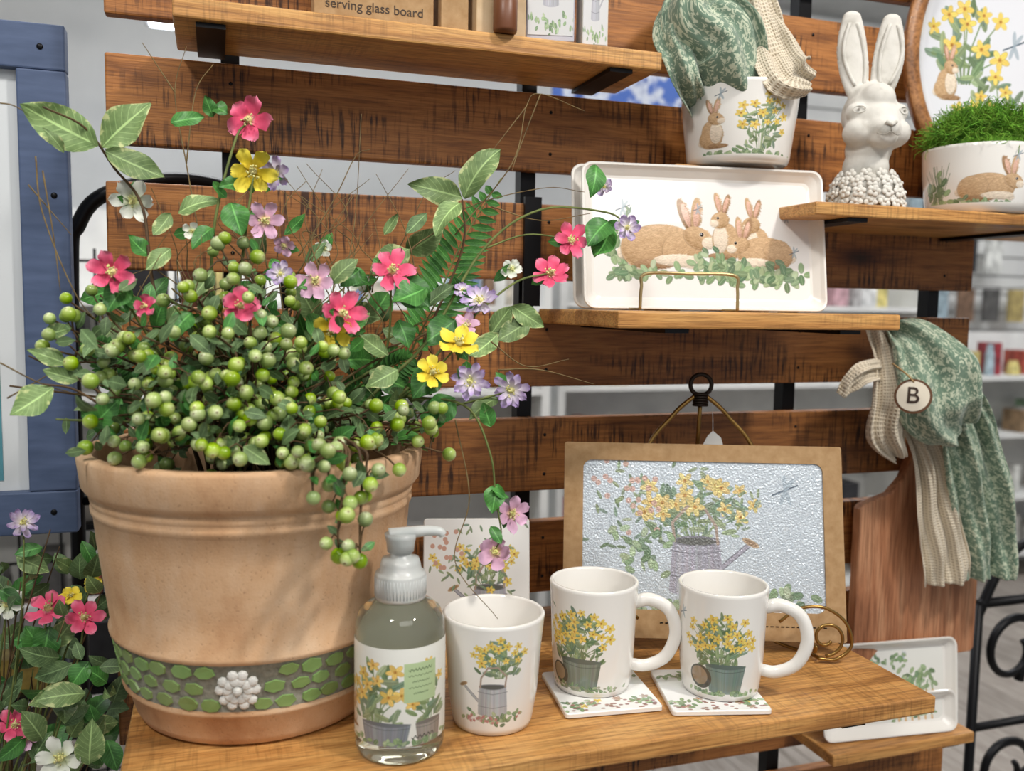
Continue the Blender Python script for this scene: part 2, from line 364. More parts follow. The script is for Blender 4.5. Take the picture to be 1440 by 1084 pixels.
def can(c,x,y,s,fl_=1,col=(.68,.68,.71)):
    X=lambda a:x+fl_*a*s
    dk=tuple(q*.72 for q in col)
    c.line([(X(.30),y+.15*s),(X(.5),y-.02*s),(X(.72),y-.2*s)],s*.07,dk,1); c.line([(X(.30),y+.15*s),(X(.5),y-.02*s),(X(.72),y-.2*s)],s*.045,col,1)
    c.ell(X(.76),y-.24*s,.13*s,.045*s,(1.2-.75)*fl_,(.76,.66,.54),1); c.ell(X(.76),y-.24*s,.10*s,.03*s,(1.2-.75)*fl_,(.62,.5,.38),1)
    c.poly([(X(-.33),y-.25*s),(X(.33),y-.25*s),(X(.38),y+.42*s),(X(-.38),y+.42*s)],col); c.ell(x,y+.42*s,.38*s,.07*s,0,col)
    for i in range(110):
        a=random.uniform(-.35,.35); kk=.10*(1-abs(a+.1)/.35); c.line([(X(a*.9),y-.22*s),(X(a),y+.44*s)],s*.03,jc(tuple(min(1,q+kk-.05) for q in col),.09),.3)
    for q in(-.12,.22): c.line([(X(-.36),y+q*s),(X(0),y+(q+.05)*s),(X(.36),y+q*s)],s*.018,dk,.8)
    c.ell(x,y-.25*s,.33*s,.07*s,0,dk); c.ell(x,y-.245*s,.28*s,.05*s,0,(.38,.38,.36))
    c.line([(X(-.30),y-.25*s),(X(-.33),y-.5*s),(X(-.12),y-.72*s),(X(.12),y-.7*s),(X(.28),y-.45*s),(X(.30),y-.22*s)],s*.04,(.66,.58,.52),1)
def bucket(c,x,y,w,h,col=(.52,.56,.52)):
    c.poly([(x-w/2,y),(x+w/2,y),(x+w*.4,y+h),(x-w*.4,y+h)],col); c.ell(x,y+h,w*.4,h*.08,0,col)
    for i in range(90):
        a=random.uniform(-.5,.5); kk=.10*(1-abs(a+.15)/.5); c.line([(x+a*w,y),(x+a*w*.8,y+h)],w*.03,jc(tuple(q+kk-.05 for q in col),.08),.35)
    c.ell(x,y,w/2,h*.09,0,tuple(q*.8 for q in col)); c.line([(x-w*.48,y+h*.16),(x,y+h*.22),(x+w*.48,y+h*.16)],2,(.3,.33,.3),.7)
def dragonfly(c,x,y,s):
    c.line([(x-s*.5,y+s*.2),(x+s*.5,y-s*.2)],max(1.3,s*.07),(.35,.4,.45),1)
    for a in(-.9,-1.6,1.2,1.9): c.ell(x+math.cos(a)*s*.3,y+math.sin(a)*s*.3,s*.32,s*.09,a,(.60,.66,.70),.7)
def greens(c,x,y,w,h,n=40,l=30):
    for i in range(n): 
        px=x+random.gauss(0,w/3); py=y+random.gauss(0,h/3); a=random.uniform(0,2*pi); col=jc(random.choice([(.50,.60,.44),(.57,.67,.50),(.43,.53,.40),(.66,.73,.58)]),.05)
        c.ell(px,py,l*.55,l*.33,a,tuple(q*.82 for q in col),.8); c.ell(px-l*.03,py-l*.04,l*.5,l*.28,a,col,.95); c.line([(px-math.cos(a)*l*.5,py-math.sin(a)*l*.5),(px+math.cos(a)*l*.5,py+math.sin(a)*l*.5)],1.4,(.78,.84,.70),.6)
# ------------------------------------------------------------ common mats
mWhite=M('glazed_ceramic_white',(236,233,227),.12,coat=.4)
mBlack=M('black_metal',(22,22,24),.4,.6)
mBrass=M('antique_brass',(150,118,66),.3,.9)
mSlat=WOOD('stained_slat_wood',[(.25,(92,52,22)),(.42,(144,90,42)),(.58,(172,113,58)),(.8,(120,72,34))],.9,rough=.55,coat=.04,knots=.9,var=.22)
mShelf=WOOD('golden_shelf_wood',[(.25,(150,100,50)),(.45,(200,144,80)),(.6,(220,168,100)),(.8,(168,114,60))],.25,.5,.08,knots=.6,var=.08)
# ============================================================ SLAT RACK
W=1.06
rack=group('slatted_wood_display_rack',(0,0,0))
mb=MB()
for zt in [.2623+.1348*k for k in(2,1,0,-1,-2,-3,-4,-5,-6,-7)]:
    box(mb,-.108+random.uniform(-.002,.002),1.084+random.uniform(-.003,.003),W,W+.018,zt-.0948,zt)
sl=mb.build('slats',[mSlat],rack,False); bevel(sl,.0022)
mb=MB()
for X in(.02,.378,.78,1.03):
    box(mb,X-.010,X+.010,W+.019,W+.040,-1.398,.56)
ps=mb.build('steel_posts',[mBlack],rack,False)
mb=MB()
for i,zt in enumerate([.2623+.1348*k for k in(1,0,-1,-2,-3,-4,-5)]):
    for X in(.02,.40,.78,1.03):
        for zz in(zt-.022,zt-.073): sphere(mb,(X,W-.0005,zz),.0022,0,None,8,4,(1,.4,1))
mb.build('screws',[mBlack],rack)
def shelf(x0,x1,yf,zt,th,brk):
    g=group('wooden_shelf',(0,0,0)); mb=MB(); n=2 if W-yf>.2 else 1
    for i in range(n):
        a=lerp(yf,W-.001,i/n); b=lerp(yf,W-.001,(i+1)/n)-(.0015 if i<n-1 else 0); box(mb,x0,x1-(.0 if i==0 else .002),a,b,zt-th,zt)
    o=mb.build('shelf_boards',[mShelf],g,False); bevel(o,.0022)
    mb=MB()
    for X in brk: box(mb,X-.014,X+.014,yf+.008,W-.002,zt-th-.005,zt-th-.0005)
    mb.build('steel_brackets',[mBlack],g,False); return g
SZ=-.39
shelf(-.08,.694,.692,SZ,.018,(0.02,.60))
shelf(.388,.742,.824,-.003,.018,(.46,.68))
shelf(.655,1.36,.87,.125,.015,(.72,1.03))
shelf(-.035,.487,.935,.290,.020,(.0,.44))
mb=MB()
box(mb,.366,.388,W-.006,W-.0005,.0,.135); box(mb,.688,.706,W-.006,W-.0005,.125,.26)
mb.build('bracket_arms',[mBlack],rack,False)
# ============================================================ TERRACOTTA PLANTER
PC=V((.038,.893,SZ+.0004))
def TERRA():
    m,nt,b=newm('weathered_terracotta'); setb(b,.95)
    n1=noise(nt,coords(nt,'Object',(1,1,1)),11,7,.65,.3); r=ramp(nt,[(.28,(190,148,110)),(.45,(206,164,124)),(.6,(214,176,138)),(.75,(222,190,156))]); nt.links.new(n1,r.inputs[0])
    n2=noise(nt,coords(nt,'Object',(2.2,2.2,1)),5,7,.7); r2=ramp(nt,[(.48,(0,0,0)),(.75,(190,190,190))]); nt.links.new(n2,r2.inputs[0]); out=mixc(nt,'MIX',r2.outputs[0],r.outputs[0],lin((228,208,182)))
    n5=noise(nt,coords(nt,'Object',(1.5,1.5,.7)),7,5,.6); r5=ramp(nt,[(.30,(214,190,168)),(.46,(255,255,255))]); nt.links.new(n5,r5.inputs[0]); out=mixc(nt,'MULTIPLY',.8,out,r5.outputs[0])
    n4=noise(nt,coords(nt,'Object',(1,1,1)),420,2); r4=ramp(nt,[(.25,(150,120,96)),(.36,(255,255,255))]); nt.links.new(n4,r4.inputs[0]); out=mixc(nt,'MULTIPLY',.45,out,r4.outputs[0])
    nt.links.new(out,b.inputs['Base Color']); bump(nt,b,n4,.25,.0012); return m
mTerra=TERRA()
mGrout=MN('grey_grout',[(.3,(112,110,98)),(.7,(150,148,134))],160,rough=.95,bst=.5)
mTile=MN('green_mosaic_glass',[(.3,(116,146,82)),(.7,(142,170,106))],30,rough=.4,rand=.13,coat=.15)
mMosW=MN('white_mosaic_stone',[(.3,(196,196,190)),(.7,(228,226,220))],60,rough=.6,bst=.3)
mSoil=MN('dark_moss_soil',[(.3,(30,24,16)),(.7,(58,50,30))],80,rough=1,bst=1,bd=.01)
pot=group('terracotta_planter',PC,face(PC.x,PC.y))
prof=[(0,0),(.106,0),(.112,.003),(.1155,.010),(.1215,.030),(.1255,.033),(.1265,.036),(.1250,.0385),(.1335,.0825),(.1365,.085),(.1370,.0885),(.1345,.0915),(.139,.125),(.1450,.170),(.1475,.196),(.1495,.198),(.1498,.202),(.1482,.2045),(.1495,.2065),(.1505,.2105),(.1492,.2140),(.1530,.2165),(.1570,.2220),(.1590,.2380),(.1605,.2480),(.1590,.2520),(.1480,.2520),(.1455,.2480),(.1420,.2100),(.1400,.195)]
mi=[0]*(len(prof)-1); mi[7]=1
lathe('clay_body',prof,[mTerra,mGrout],pot,96,mi)
lathe('soil',[(.141,.200),(.10,.208),(0,.212)],[mSoil],pot,32)
def bandpt(ph,zz,off=0):
    r=lerp(.1250,.1335,(zz-.0385)/.044)+off; return V((math.sin(ph)*r,-math.cos(ph)*r,zz))
mb=MB(); nA=37
fph=-.14
for row in range(3):
    for k in range(nA):
        ph=2*pi*(k+.5*(row%2))/nA+random.uniform(-.02,.02); zz=.0462+row*.0146+random.uniform(-.0012,.0012)
        dph=(ph-fph+pi)%(2*pi)-pi
        if abs(dph)<.155: continue
        n=random.choice((6,7,8)); rr=.0093+random.uniform(-.0012,.0005); a0=random.random()*6
        o=[];i_=[];sq=random.uniform(.72,.80)
        for j in range(n):
            a=a0+2*pi*j/n; q=rr*random.uniform(.9,1.05); dx,dz=math.cos(a)*q*1.12,math.sin(a)*q*sq
            o.append(bandpt(ph+dx/.129,zz+dz,-.0005)); i_.append(bandpt(ph+dx*.9/.129,zz+dz*.9,.0016))
        mb.add(o+i_,[(j,(j+1)%n,n+(j+1)%n,n+j) for j in range(n)]+[tuple(range(n,2*n))],0)
for k in range(5):
    a=2*pi*k/5+.3
    for (q,rr) in ((.0085,.0068),(.0145,.0062)):
        for w_ in (-.28,.28):
            an=a+w_; c=bandpt(fph+math.cos(an)*q/.129,.060+math.sin(an)*q,.0010); sphere(mb,c,rr*.78,1,(math.sin(fph),-math.cos(fph),0),8,5,(1,1,.5))
sphere(mb,bandpt(fph,.060,.003),.0042,1,None,10,6)
mb.build('mosaic_tiles',[mTile,mMosW],pot,False,recalc=True)
# ============================================================ FLORAL MATERIALS
mStem=MN('woody_stem',[(.3,(66,48,32)),(.7,(106,82,52))],60,rough=.8)
mGStem=MN('green_stem',[(.3,(84,98,48)),(.7,(120,130,70))],60,rough=.7)
mTwig=MN('curly_twig',[(.3,(92,74,46)),(.7,(136,116,74))],80,rough=.8)
mLeafV=LEAF('variegated_leaf',(96,122,72),(128,152,96),(186,194,136),.55,.98)
mLeafG=LEAF('green_leaf',(52,106,46),(82,140,66),None,.45)
mLeafD=LEAF('sage_small_leaf',(68,92,56),(104,130,84),(146,162,118),.6,1.15)
mFern=LEAF('fern_leaf',(44,98,38),(78,134,58),None,.5)
mBerry=GRAD('green_berry',[(0,(96,128,34)),(.35,(126,156,50)),(.62,(150,176,76)),(.82,(178,196,114)),(.93,(198,208,148)),(.975,(150,140,90)),(.995,(70,56,34))],.32,coat=.25,rand=.2,hue=1)  # pale upper band is a highlight put into the colour; dark end is the tip spot
mPink=GRAD('pink_petal',[(0,(250,214,204)),(.20,(226,74,112)),(.6,(226,84,122)),(1,(236,134,160))],.7)
mYell=GRAD('yellow_petal',[(0,(196,158,30)),(.4,(236,210,50)),(1,(247,230,92))],.7,rand=.08)
mLila=GRAD('lilac_petal',[(0,(244,240,230)),(.4,(230,220,232)),(.75,(192,172,210)),(1,(166,140,196))],.7)
mMauv=GRAD('mauve_petal',[(0,(240,210,140)),(.3,(206,158,182)),(1,(218,180,206))],.7)
mWhtP=GRAD('white_petal',[(0,(190,200,120)),(.4,(226,230,214)),(1,(236,236,226))],.6)
mCent=MN('flower_centre',[(.3,(196,190,104)),(.7,(236,230,170))],200,rough=.7,rand=.3)
fmats=[mPink,mYell,mLila,mMauv,mWhtP,mCent,mGStem]
def flower(mb,c,nrm,r,kind,npet=6,cup=.25):
    nrm=V(nrm).normalized(); a=nrm.orthogonal().normalized(); b=nrm.cross(a); a0=random.random()*6; c=V(c)
    for k in range(npet):
        an=a0+2*pi*k/npet+random.uniform(-.1,.1); d=(a*math.cos(an)+b*math.sin(an)); 
        tip=c+d*r*random.uniform(.88,1.1)+nrm*r*cup*random.uniform(.2,1.6)
        leaf(mb,c+d*r*.04+nrm*(.02*r*(k%2)),tip,nrm,r*(.50 if npet<=5 else .38) if npet<=6 else r*.27,random.uniform(-.20,.05),kind,7,6,.18,'petal',wav=.18)
    if kind==2:
        for k in range(npet):
            an=a0+2*pi*(k+.5)/npet; d=(a*math.cos(an)+b*math.sin(an)); leaf(mb,c,c+d*r*.75+nrm*r*cup*1.8,nrm,r*.18,0,kind,5,4,.2,'petal')
    for k in range(18):
        an=random.random()*6.28; q=random.random()*.30*r; p=c+(a*math.cos(an)+b*math.sin(an))*q+nrm*r*random.uniform(.18,.36)
        sphere(mb,p,r*.045,5,None,6,4)
    sphere(mb,c+nrm*r*.06,r*.17,5,nrm,8,5)
    tube(mb,[c,c-nrm*r*.5+V((0,0,-r*.3))],r*.06,r*.05,5,6)
# ============================================================ ARRANGEMENT
arr=group('artificial_flower_arrangement',(0,0,0))
stems=MB(); leaves=MB(); flw=MB(); ber=MB()
top=V((PC.x,PC.y,-.178))
def rimsafe(e):
    """keep a point clear of the clay wall"""
    d=V((e.x-PC.x,e.y-PC.y)).length
    if e.z<-.128 and .128<d<.175: return False
    if e.z<-.18 and d<.165: return False
    return True
def root(s=.085): 
    a=random.random()*6.28; r=math.sqrt(random.random())*s; return top+V((math.cos(a)*r,math.sin(a)*r,0))
def stem(p,r0=.0022,r1=.0011,mat=0,bend=.02,rt=None,up=.55):
    rt=rt or root(.05); d=p-rt; m1=rt+V((d.x*.15,d.y*.15,abs(d.z)*up+.03)); m2=rt+d*.72+V((0,0,.02+max(0,-d.z)*.8))+rv(bend)
    pts=bez(rt,m1,m2,p,14); tube(stems,pts,r0,r1,5,mat); return pts
camd=lambda p:(-p).normalized()
tg=[(78,452,.86),(100,425,.88),(150,440,.85),(70,490,.87),(108,510,.85),(150,560,.80),(168,618,.79),(200,590,.77),(215,500,.80),(238,560,.76),(265,600,.76),(300,628,.75),(240,425,.82),(312,352,.84),(350,385,.80),(300,470,.78),(330,520,.76),(368,445,.80),(402,490,.78),(430,520,.77),(382,560,.76),(342,596,.75),(430,600,.75),(470,622,.75),(520,575,.78),(556,575,.80),(598,600,.80),(622,636,.80),(556,655,.76),(398,635,.74),(182,480,.85),(270,410,.82),(478,500,.80),(232,522,.79),(138,590,.82),(292,540,.77),(250,470,.80),(470,560,.77),(510,620,.76),(360,500,.77),(195,545,.80),(280,575,.76),(405,430,.83),(345,350,.86),(130,480,.86),(225,610,.76),(370,620,.745),(580,620,.79),
(170,640,.80),(215,640,.78),(340,640,.745),(430,645,.745),(480,650,.755)]
droop=[(440,690,.715),(482,715,.715),(476,770,.712),(506,778,.712),(462,672,.722),(515,690,.72)]
def berry_at(p,d):
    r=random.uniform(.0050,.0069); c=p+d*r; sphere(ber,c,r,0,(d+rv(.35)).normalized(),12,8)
def smallleaf(p,L=None):
    L=L or random.uniform(.010,.019); d=(rv()+V((0,-.2,.2))).normalized(); leaf(leaves,p,p+d*L,(rv(.6)+V((-.3,-.9,.4))),L*.27,random.uniform(-.1,.15),random.choice((2,2,2,1)),5,2,.15)
for i,(u,v,y) in enumerate(tg+droop):
    p=P(u,v,y); isd=i>=len(tg)
    if isd:
        rt=V((PC.x+.05,PC.y-.06,-.17)); rimp=V((p.x*.6+.045,PC.y-.168,-.120)); pts=cat([rt,V((rt.x,rt.y-.06,-.12)),rimp,p+V((0,0,.02)),p],5); tube(stems,pts,.0016,.0009,5,0)
    else: pts=stem(p,.0018,.0009)
    nb=5 if not isd else 3; n=len(pts)
    for k in range(nb):
        t=random.uniform(.50,.98) if not isd else random.uniform(.8,1); a=pts[int(t*(n-1))]; d=(rv()+V((0,-.45,.15))).normalized(); L=random.uniform(.014,.040) if not isd else random.uniform(.010,.020)
        e=a+d*L
        if not rimsafe(e): e.z=-.118
        tube(stems,[a,a+(e-a)*.5+V((0,0,.004)),e],.0009,.0006,4,0,False); berry_at(e,d)
        smallleaf(a+rv(.006))
        if random.random()<.6: smallleaf(e+rv(.008))
    berry_at(pts[-1],(pts[-1]-pts[-2]).normalized())
for i in range(230):
    u=random.gauss(340,140); v=random.gauss(540,70)
    if 90<u<610 and 380<v<640:
        p=P(u,v,random.uniform(.76,.98))
        if rimsafe(p): smallleaf(p,random.uniform(.013,.024))
for i in range(130):
    a=random.random()*6.28; q=math.sqrt(random.random())*.150; p=V((PC.x+math.cos(a)*q,PC.y+math.sin(a)*q,random.uniform(-.128,-.095))); L=random.uniform(.016,.030)
    d=(rv()+V((math.cos(a)*.6,math.sin(a)*.6,.5))).normalized(); leaf(leaves,p,p+d*L,V((-.3,-.8,.6))+rv(.6),L*.28,.1,random.choice((1,2,2,3,0)),6,4,.2)
for i in range(64):
    u=random.gauss(370,140); v=random.gauss(490,70)
    if 110<u<640 and 350<v<610:
        p=P(u,v,random.uniform(.84,1.0)); d=(rv()+V((0,0,.5))).normalized(); L=random.uniform(.030,.050)
        leaf(leaves,p,p+d*L,V((-.3,-.9,.3))+rv(.6),L*.30,.1,random.choice((1,1,0,0,3)),6,4,.2)
for i in range(95):
    p=P(random.gauss(350,120),random.uniform(400,590),random.uniform(.8,1.0)); stem(p,.0018,.0009,random.choice((0,0,1,2)))
FL=[(350,168,.90,0,33,5),(158,382,.84,0,34,6),(338,430,.80,0,28,5),(481,440,.79,0,36,6),(551,381,.84,0,34,6),(803,338,.86,0,28,6),(775,385,.86,0,31,6),(205,430,.84,0,18,5),
(356,240,.87,1,35,6),(466,464,.80,1,31,6),(645,484,.80,1,34,6),(608,524,.80,1,28,6),
(372,310,.86,3,28,6),(388,243,.89,2,24,6),(676,424,.84,2,29,8),(444,396,.84,3,30,6),(661,535,.79,2,29,8),(720,548,.80,2,29,8),(720,722,.80,3,27,6),(697,776,.80,3,26,5),(395,385,.85,2,20,6),(400,345,.87,3,16,5),(882,320,.86,2,20,6),(850,263,.88,2,15,5),(655,458,.83,3,22,6),(187,282,.92,4,32,6),(270,325,.9,4,14,5),(650,408,.86,2,14,6),(505,395,.87,4,16,5),(720,378,.88,4,16,5),(455,350,.88,4,14,5)]
for (u,v,y,k,rp,n) in FL:
    c=P(u,v,y); r=rp/FP*c.dot(F0); nr=(camd(c)+rv(.45)+V((0,0,.22)))
    flower(flw,c,nr,r,k,n)
    for q in range(2): 
        d=rv().normalized()*.02; leaf(leaves,c+V((0,.012,0)),c+V((0,.012,0))+d,camd(c),.006,.1,1,5,2)
def sp(pix,r0=.0016,r1=.0008,mat=1,n=6):
    pts=cat([p if isinstance(p,Vector) else P(*p) for p in pix],n); tube(stems,pts,r0,r1,5,mat); return pts
rt=lambda dx=0,dy=0: top+V((dx,dy,0))
sp([rt(-.05),(250,540,.88),(215,400,.87),(200,290,.90),(160,235,.91),(120,180,.90),(60,150,.88)],.002,.0009,0)
sp([rt(-.03,.01),(300,500,.89),(300,330,.88),(330,200,.89),(348,172,.90)],.002,.001)
sp([rt(-.02,.01),(330,480,.88),(345,330,.87),(356,250,.87)],.002,.001)
sp([rt(-.03,.0),(270,560,.88),(200,460,.86),(160,390,.84)],.0018,.001)
sp([rt(.03),(470,560,.86),(540,500,.85),(551,385,.84)],.0018,.001)
sp([rt(.04),(520,560,.86),(600,480,.86),(680,350,.87),(760,295,.87),(850,298,.87),(882,315,.86)],.002,.0009)
sp([(680,350,.87),(740,330,.87),(800,336,.86)],.001,.0008)
sp([rt(.04),(560,560,.85),(640,470,.84),(720,400,.86),(772,384,.86)],.0018,.001)
sp([rt(.03),(540,570,.86),(600,560,.82),(660,575,.80),(690,640,.79),(697,700,.79),(705,750,.79),(697,772,.80)],.0016,.0007)
sp([rt(.03),(560,560,.88),(600,470,.9),(650,350,.9),(650,280,.9)],.002,.001,0)
sp([rt(.03),(540,590,.86),(640,570,.82),(718,550,.80)],.0016,.0009)
sp([rt(.02),(520,590,.86),(590,540,.83),(645,486,.80)],.0016,.0009)
sp([rt(-.06),(150,560,.86),(90,525,.86),(40,500,.86)],.0018,.0008,0)
sp([rt(-.06),(180,600,.84),(110,550,.84),(60,540,.84)],.0018,.0008,0)
sp([rt(),(400,560,.86),(470,500,.84),(481,445,.80)],.0016,.001)
LV=[((138,205),(28,146),.90,.28,0),((142,208),(212,145),.91,.28,0),((148,212),(232,250),.90,.24,0),((90,215),(60,180),.9,.2,0),((650,278),(574,258),.90,.24,0),((652,278),(704,210),.90,.28,0),((648,285),(612,332),.89,.28,0),((250,300),(310,282),.9,.24,0),
((75,545),(14,584),.84,.34,0),((95,512),(38,492),.86,.25,0),((110,535),(60,520),.85,.25,0),((745,450),(700,478),.84,.30,0),((720,430),(765,460),.84,.28,0),((690,470),(720,430),.85,.3,0),((545,500),(505,470),.84,.28,0),((520,520),(545,540),.84,.3,0),((540,330),(560,300),.9,.2,0),
((240,172),(288,165),.90,.28,1),((300,165),(288,134),.90,.33,1),((325,285),(340,332),.86,.40,1),((318,278),(300,255),.88,.33,1),((345,255),(308,262),.88,.33,1),((600,405),(552,425),.83,.42,1),((560,392),(604,432),.84,.42,1),((855,312),(826,345),.86,.40,1),((860,320),(836,362),.86,.36,1),((838,232),(830,278),.87,.3,1),((690,600),(680,566),.80,.3,1),((700,680),(692,722),.79,.36,1),((715,700),(690,690),.79,.33,1),((640,450),(600,480),.82,.4,1),((615,520),(580,560),.82,.40,1),((640,560),(600,590),.81,.40,1),((505,380),(478,402),.85,.4,1),((480,385),(520,400),.86,.35,1),((180,400),(150,440),.85,.4,1),((160,400),(180,440),.86,.4,1),((210,360),(180,330),.88,.34,1),((300,320),(270,350),.88,.3,1),((560,450),(575,490),.84,.38,1),((425,560),(450,600),.8,.36,1),((270,440),(240,480),.82,.36,1),((400,330),(430,300),.9,.2,1),((690,740),(705,765),.79,.3,1),((300,150),(320,160),.9,.5,1),
((600,300),(570,330),.9,.22,2),((240,300),(215,330),.89,.3,0),((575,350),(520,385),.87,.3,0),((620,560),(600,610),.82,.38,1),((700,470),(660,500),.83,.3,0),((60,470),(100,460),.86,.3,0),((130,600),(170,560),.83,.3,1),((430,370),(460,340),.88,.22,2),((520,440),(490,470),.84,.3,0),((700,560),(660,590),.81,.25,0),
((560,520),(515,545),.83,.3,0),((600,430),(640,400),.87,.25,2),((300,380),(270,420),.86,.28,0),((240,350),(205,380),.87,.28,0)]
for (a,b,y,w,m) in LV:
    A=P(*a,y);B=P(*b,y-.008); leaf(leaves,A,B,camd(A)+V((0,0,.5))+rv(.35),(B-A).length*w,random.uniform(-.12,.16),m,9,6,.22,wav=.2)
def fern(pix,n,L0):
    pts=cat([P(*p) for p in pix],8); tube(stems,pts,.0012,.0006,5,1); N=len(pts)
    for i in range(n):
        t=.12+.86*i/n; k=int(t*(N-1)); a=pts[k]; d=(pts[min(k+1,N-1)]-pts[k-1]).normalized(); L=L0*math.sin(pi*(.18+.80*t))**.8
        sd=d.cross(camd(a)).normalized()
        for s in(-1,1): leaf(leaves,a,a+(sd*s*.9+d*.5).normalized()*L+V((0,0,-.002)),camd(a),.0042,.05,3,5,2,.3)
fern([(575,500,.92),(615,420,.92),(650,340,.93),(705,250,.94)],30,.038)
fern([(480,560,.9),(540,520,.9),(590,500,.88)],16,.025)
fern([(180,560,.9),(150,500,.9),(110,470,.9)],14,.02)
TW=[[(280,330,.92),(262,230,.94),(246,130,.95),(262,65,.95)],[(262,230,.94),(275,130,.95),(300,90,.95)],[(246,130,.95),(200,60,.96)],[(420,360,.9),(470,280,.92),(500,220,.93),(520,210,.93)],[(500,430,.9),(560,350,.92),(600,270,.93),(640,240,.93)],[(640,330,.9),(720,230,.9),(740,150,.92),(760,132,.92),(822,156,.92)],[(740,150,.92),(690,215,.92)],[(760,132,.92),(730,210,.92),(720,240,.9)],[(50,220,.9),(60,300,.88),(110,420,.86),(160,470,.86)],[(40,260,.9),(100,330,.88)],[(0,145,.9),(18,148,.9),(40,160,.9)],[(690,480,.82),(740,515,.82),(800,505,.82)],[(700,520,.82),(760,520,.82),(835,540,.83)],[(640,590,.82),(660,700,.8),(640,790,.79),(700,870,.76)],[(400,450,.88),(390,360,.9),(400,290,.92),(430,255,.93)],[(500,540,.86),(480,450,.88),(500,300,.92),(508,160,.94)],[(0,510,.86),(60,540,.86),(130,560,.86)],[(10,560,.86),(80,520,.86)],[(540,390,.9),(640,300,.92),(760,265,.92),(822,270,.9)],[(690,290,.88),(760,310,.87),(830,300,.87)],[(380,400,.88),(360,300,.9),(330,230,.92)],[(440,420,.88),(450,340,.9),(425,330,.9),(470,400,.88)],[(60,240,.9),(75,330,.88),(85,410,.87)]]
for t in TW: sp(t,.0008,.00035,2,8)
for i in range(44):
    u=random.uniform(180,620); v=random.uniform(310,460); y=random.uniform(.84,.95)
    sp([(u,v+70,y),(u+random.uniform(-25,25),v+30,y),(u+random.uniform(-40,40),v-10,y),(u+random.uniform(-60,60),v-random.uniform(30,110),y)],.0008,.0003,2,5)
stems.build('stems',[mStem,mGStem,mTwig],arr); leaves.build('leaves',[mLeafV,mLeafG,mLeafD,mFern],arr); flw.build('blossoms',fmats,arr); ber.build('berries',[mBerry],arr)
# ============================================================ second arrangement (lower left) in its bucket
stems=MB(); leaves=MB(); flw=MB(); ber=MB()
arr2=group('artificial_flower_bouquet',(0,0,0)); bc=V((-.235,.985,-1.398))
top=V((-.235,.985,-.82))
for (u,v,y,k,rp,n) in [(68,856,.98,0,30,6),(118,868,.97,0,28,6),(32,735,1.0,2,24,8),(130,820,1.0,1,14,5),(85,1066,.94,4,32,6),(20,1020,.97,0,26,6),(35,1040,.97,3,20,6),(100,838,1.0,1,16,5),(10,850,1.0,4,24,6)]:
    c=P(u,v,y); flower(flw,c,camd(c)+rv(.4)+V((0,0,.3)),rp/FP*c.dot(F0),k,n); stem(c,.0018,.001,1)
for (a,b,y,w,m) in [((120,975),(50,985),.95,.3,0),((125,1075),(130,1010),.94,.28,0),((60,770),(20,780),1,.3,1),((60,920),(35,880),.98,.4,1),((70,880),(60,930),.98,.4,1),((125,930),(100,965),.97,.4,1),((20,900),(60,905),.98,.4,1),((150,960),(120,940),.97,.36,1),((60,1040),(30,1000),.96,.3,0),((115,760),(135,800),1.,.2,1),((0,830),(30,850),1.,.3,1),((150,1040),(165,1084),.96,.3,1)]:
    A=P(*a,y);B=P(*b,y-.006); leaf(leaves,A,B,camd(A)+V((0,0,.5)),(B-A).length*w,.08,m,9,6,.2,wav=.1)
for i in range(120):
    p=P(random.uniform(-30,160),random.uniform(770,1110),random.uniform(.96,1.08)); L=random.uniform(.02,.04); leaf(leaves,p,p+(rv()+V((0,0,.3))).normalized()*L,camd(p)+rv(.6),L*.3,.1,random.choice((0,1,2,2)),6,4,.2)
for i in range(40):
    p=P(random.uniform(-30,150),random.uniform(730,1080),random.uniform(.96,1.05)); stem(p,.0015,.0007,random.choice((0,1,2)))
stems.build('stems',[mStem,mGStem,mTwig],arr2); leaves.build('leaves',[mLeafV,mLeafG,mLeafD,mFern],arr2); flw.build('blossoms',fmats,arr2)
bk=group('galvanized_bucket',bc)
lathe('bucket_body',[(0,0),(.085,0),(.088,.02),(.105,.56),(.109,.565),(.109,.58),(.100,.58),(.096,.5),(0,.5)],[M('galvanized_metal',(120,122,124),.4,.8)],bk,40)
# ============================================================ CERAMICS
def mug(X,Y,Z,cv,name='coffee_mug',rt=.0451,rb=.039,h=.109,handle=True,bulge=.002):
    g=group(name,(X,Y,Z),face(X,Y)); im=IM('painted_glaze',cv,.1,.5)
    pr=[(0,.002),(rb*.86,.002),(rb*.9,0),(rb*.97,.001),(rb,.006),(lerp(rb,rt,.35)+bulge*.3,h*.3),(lerp(rb,rt,.7),h*.7),(rt-.0003,h-.004),(rt,h-.0015),(rt-.001,h),(rt-.003,h),(rt-.0042,h-.002),(lerp(rb,rt,.6)-.0045,h*.6),(rb-.005,.012),(rb*.6,.007),(0,.007)]
    lathe('glazed_body',pr,[im,mWhite],g,72,[1]*4+[0]*4+[1]*7,(0,h))
    if handle:
        mb=MB(); r=rt
        pts=cat([V((r-.004,0,h*.80)),V((r+.012,0,h*.83)),V((r+.031,0,h*.74)),V((r+.038,0,h*.52)),V((r+.029,0,h*.30)),V((r+.010,0,h*.20)),V((rb-.001,0,h*.205))],6)
        tube(mb,pts,.0068,.0062,14)
        o=mb.build('mug_handle',[mWhite],g); o.scale=(1,.82,1)
    return g
random.seed(11)
c=Cv(1200,460); x=520
bouquet(c,x+10,320,310,260,26,26); bucket(c,x+25,300,190,120,(.50,.54,.50)); c.ell(x-88,370,50,46,.5,(.36,.36,.33)); c.ell(x-93,366,37,35,.5,(.66,.60,.50)); greens(c,x+20,425,300,24,40,20); lf(c,x-140,80,28,.6)
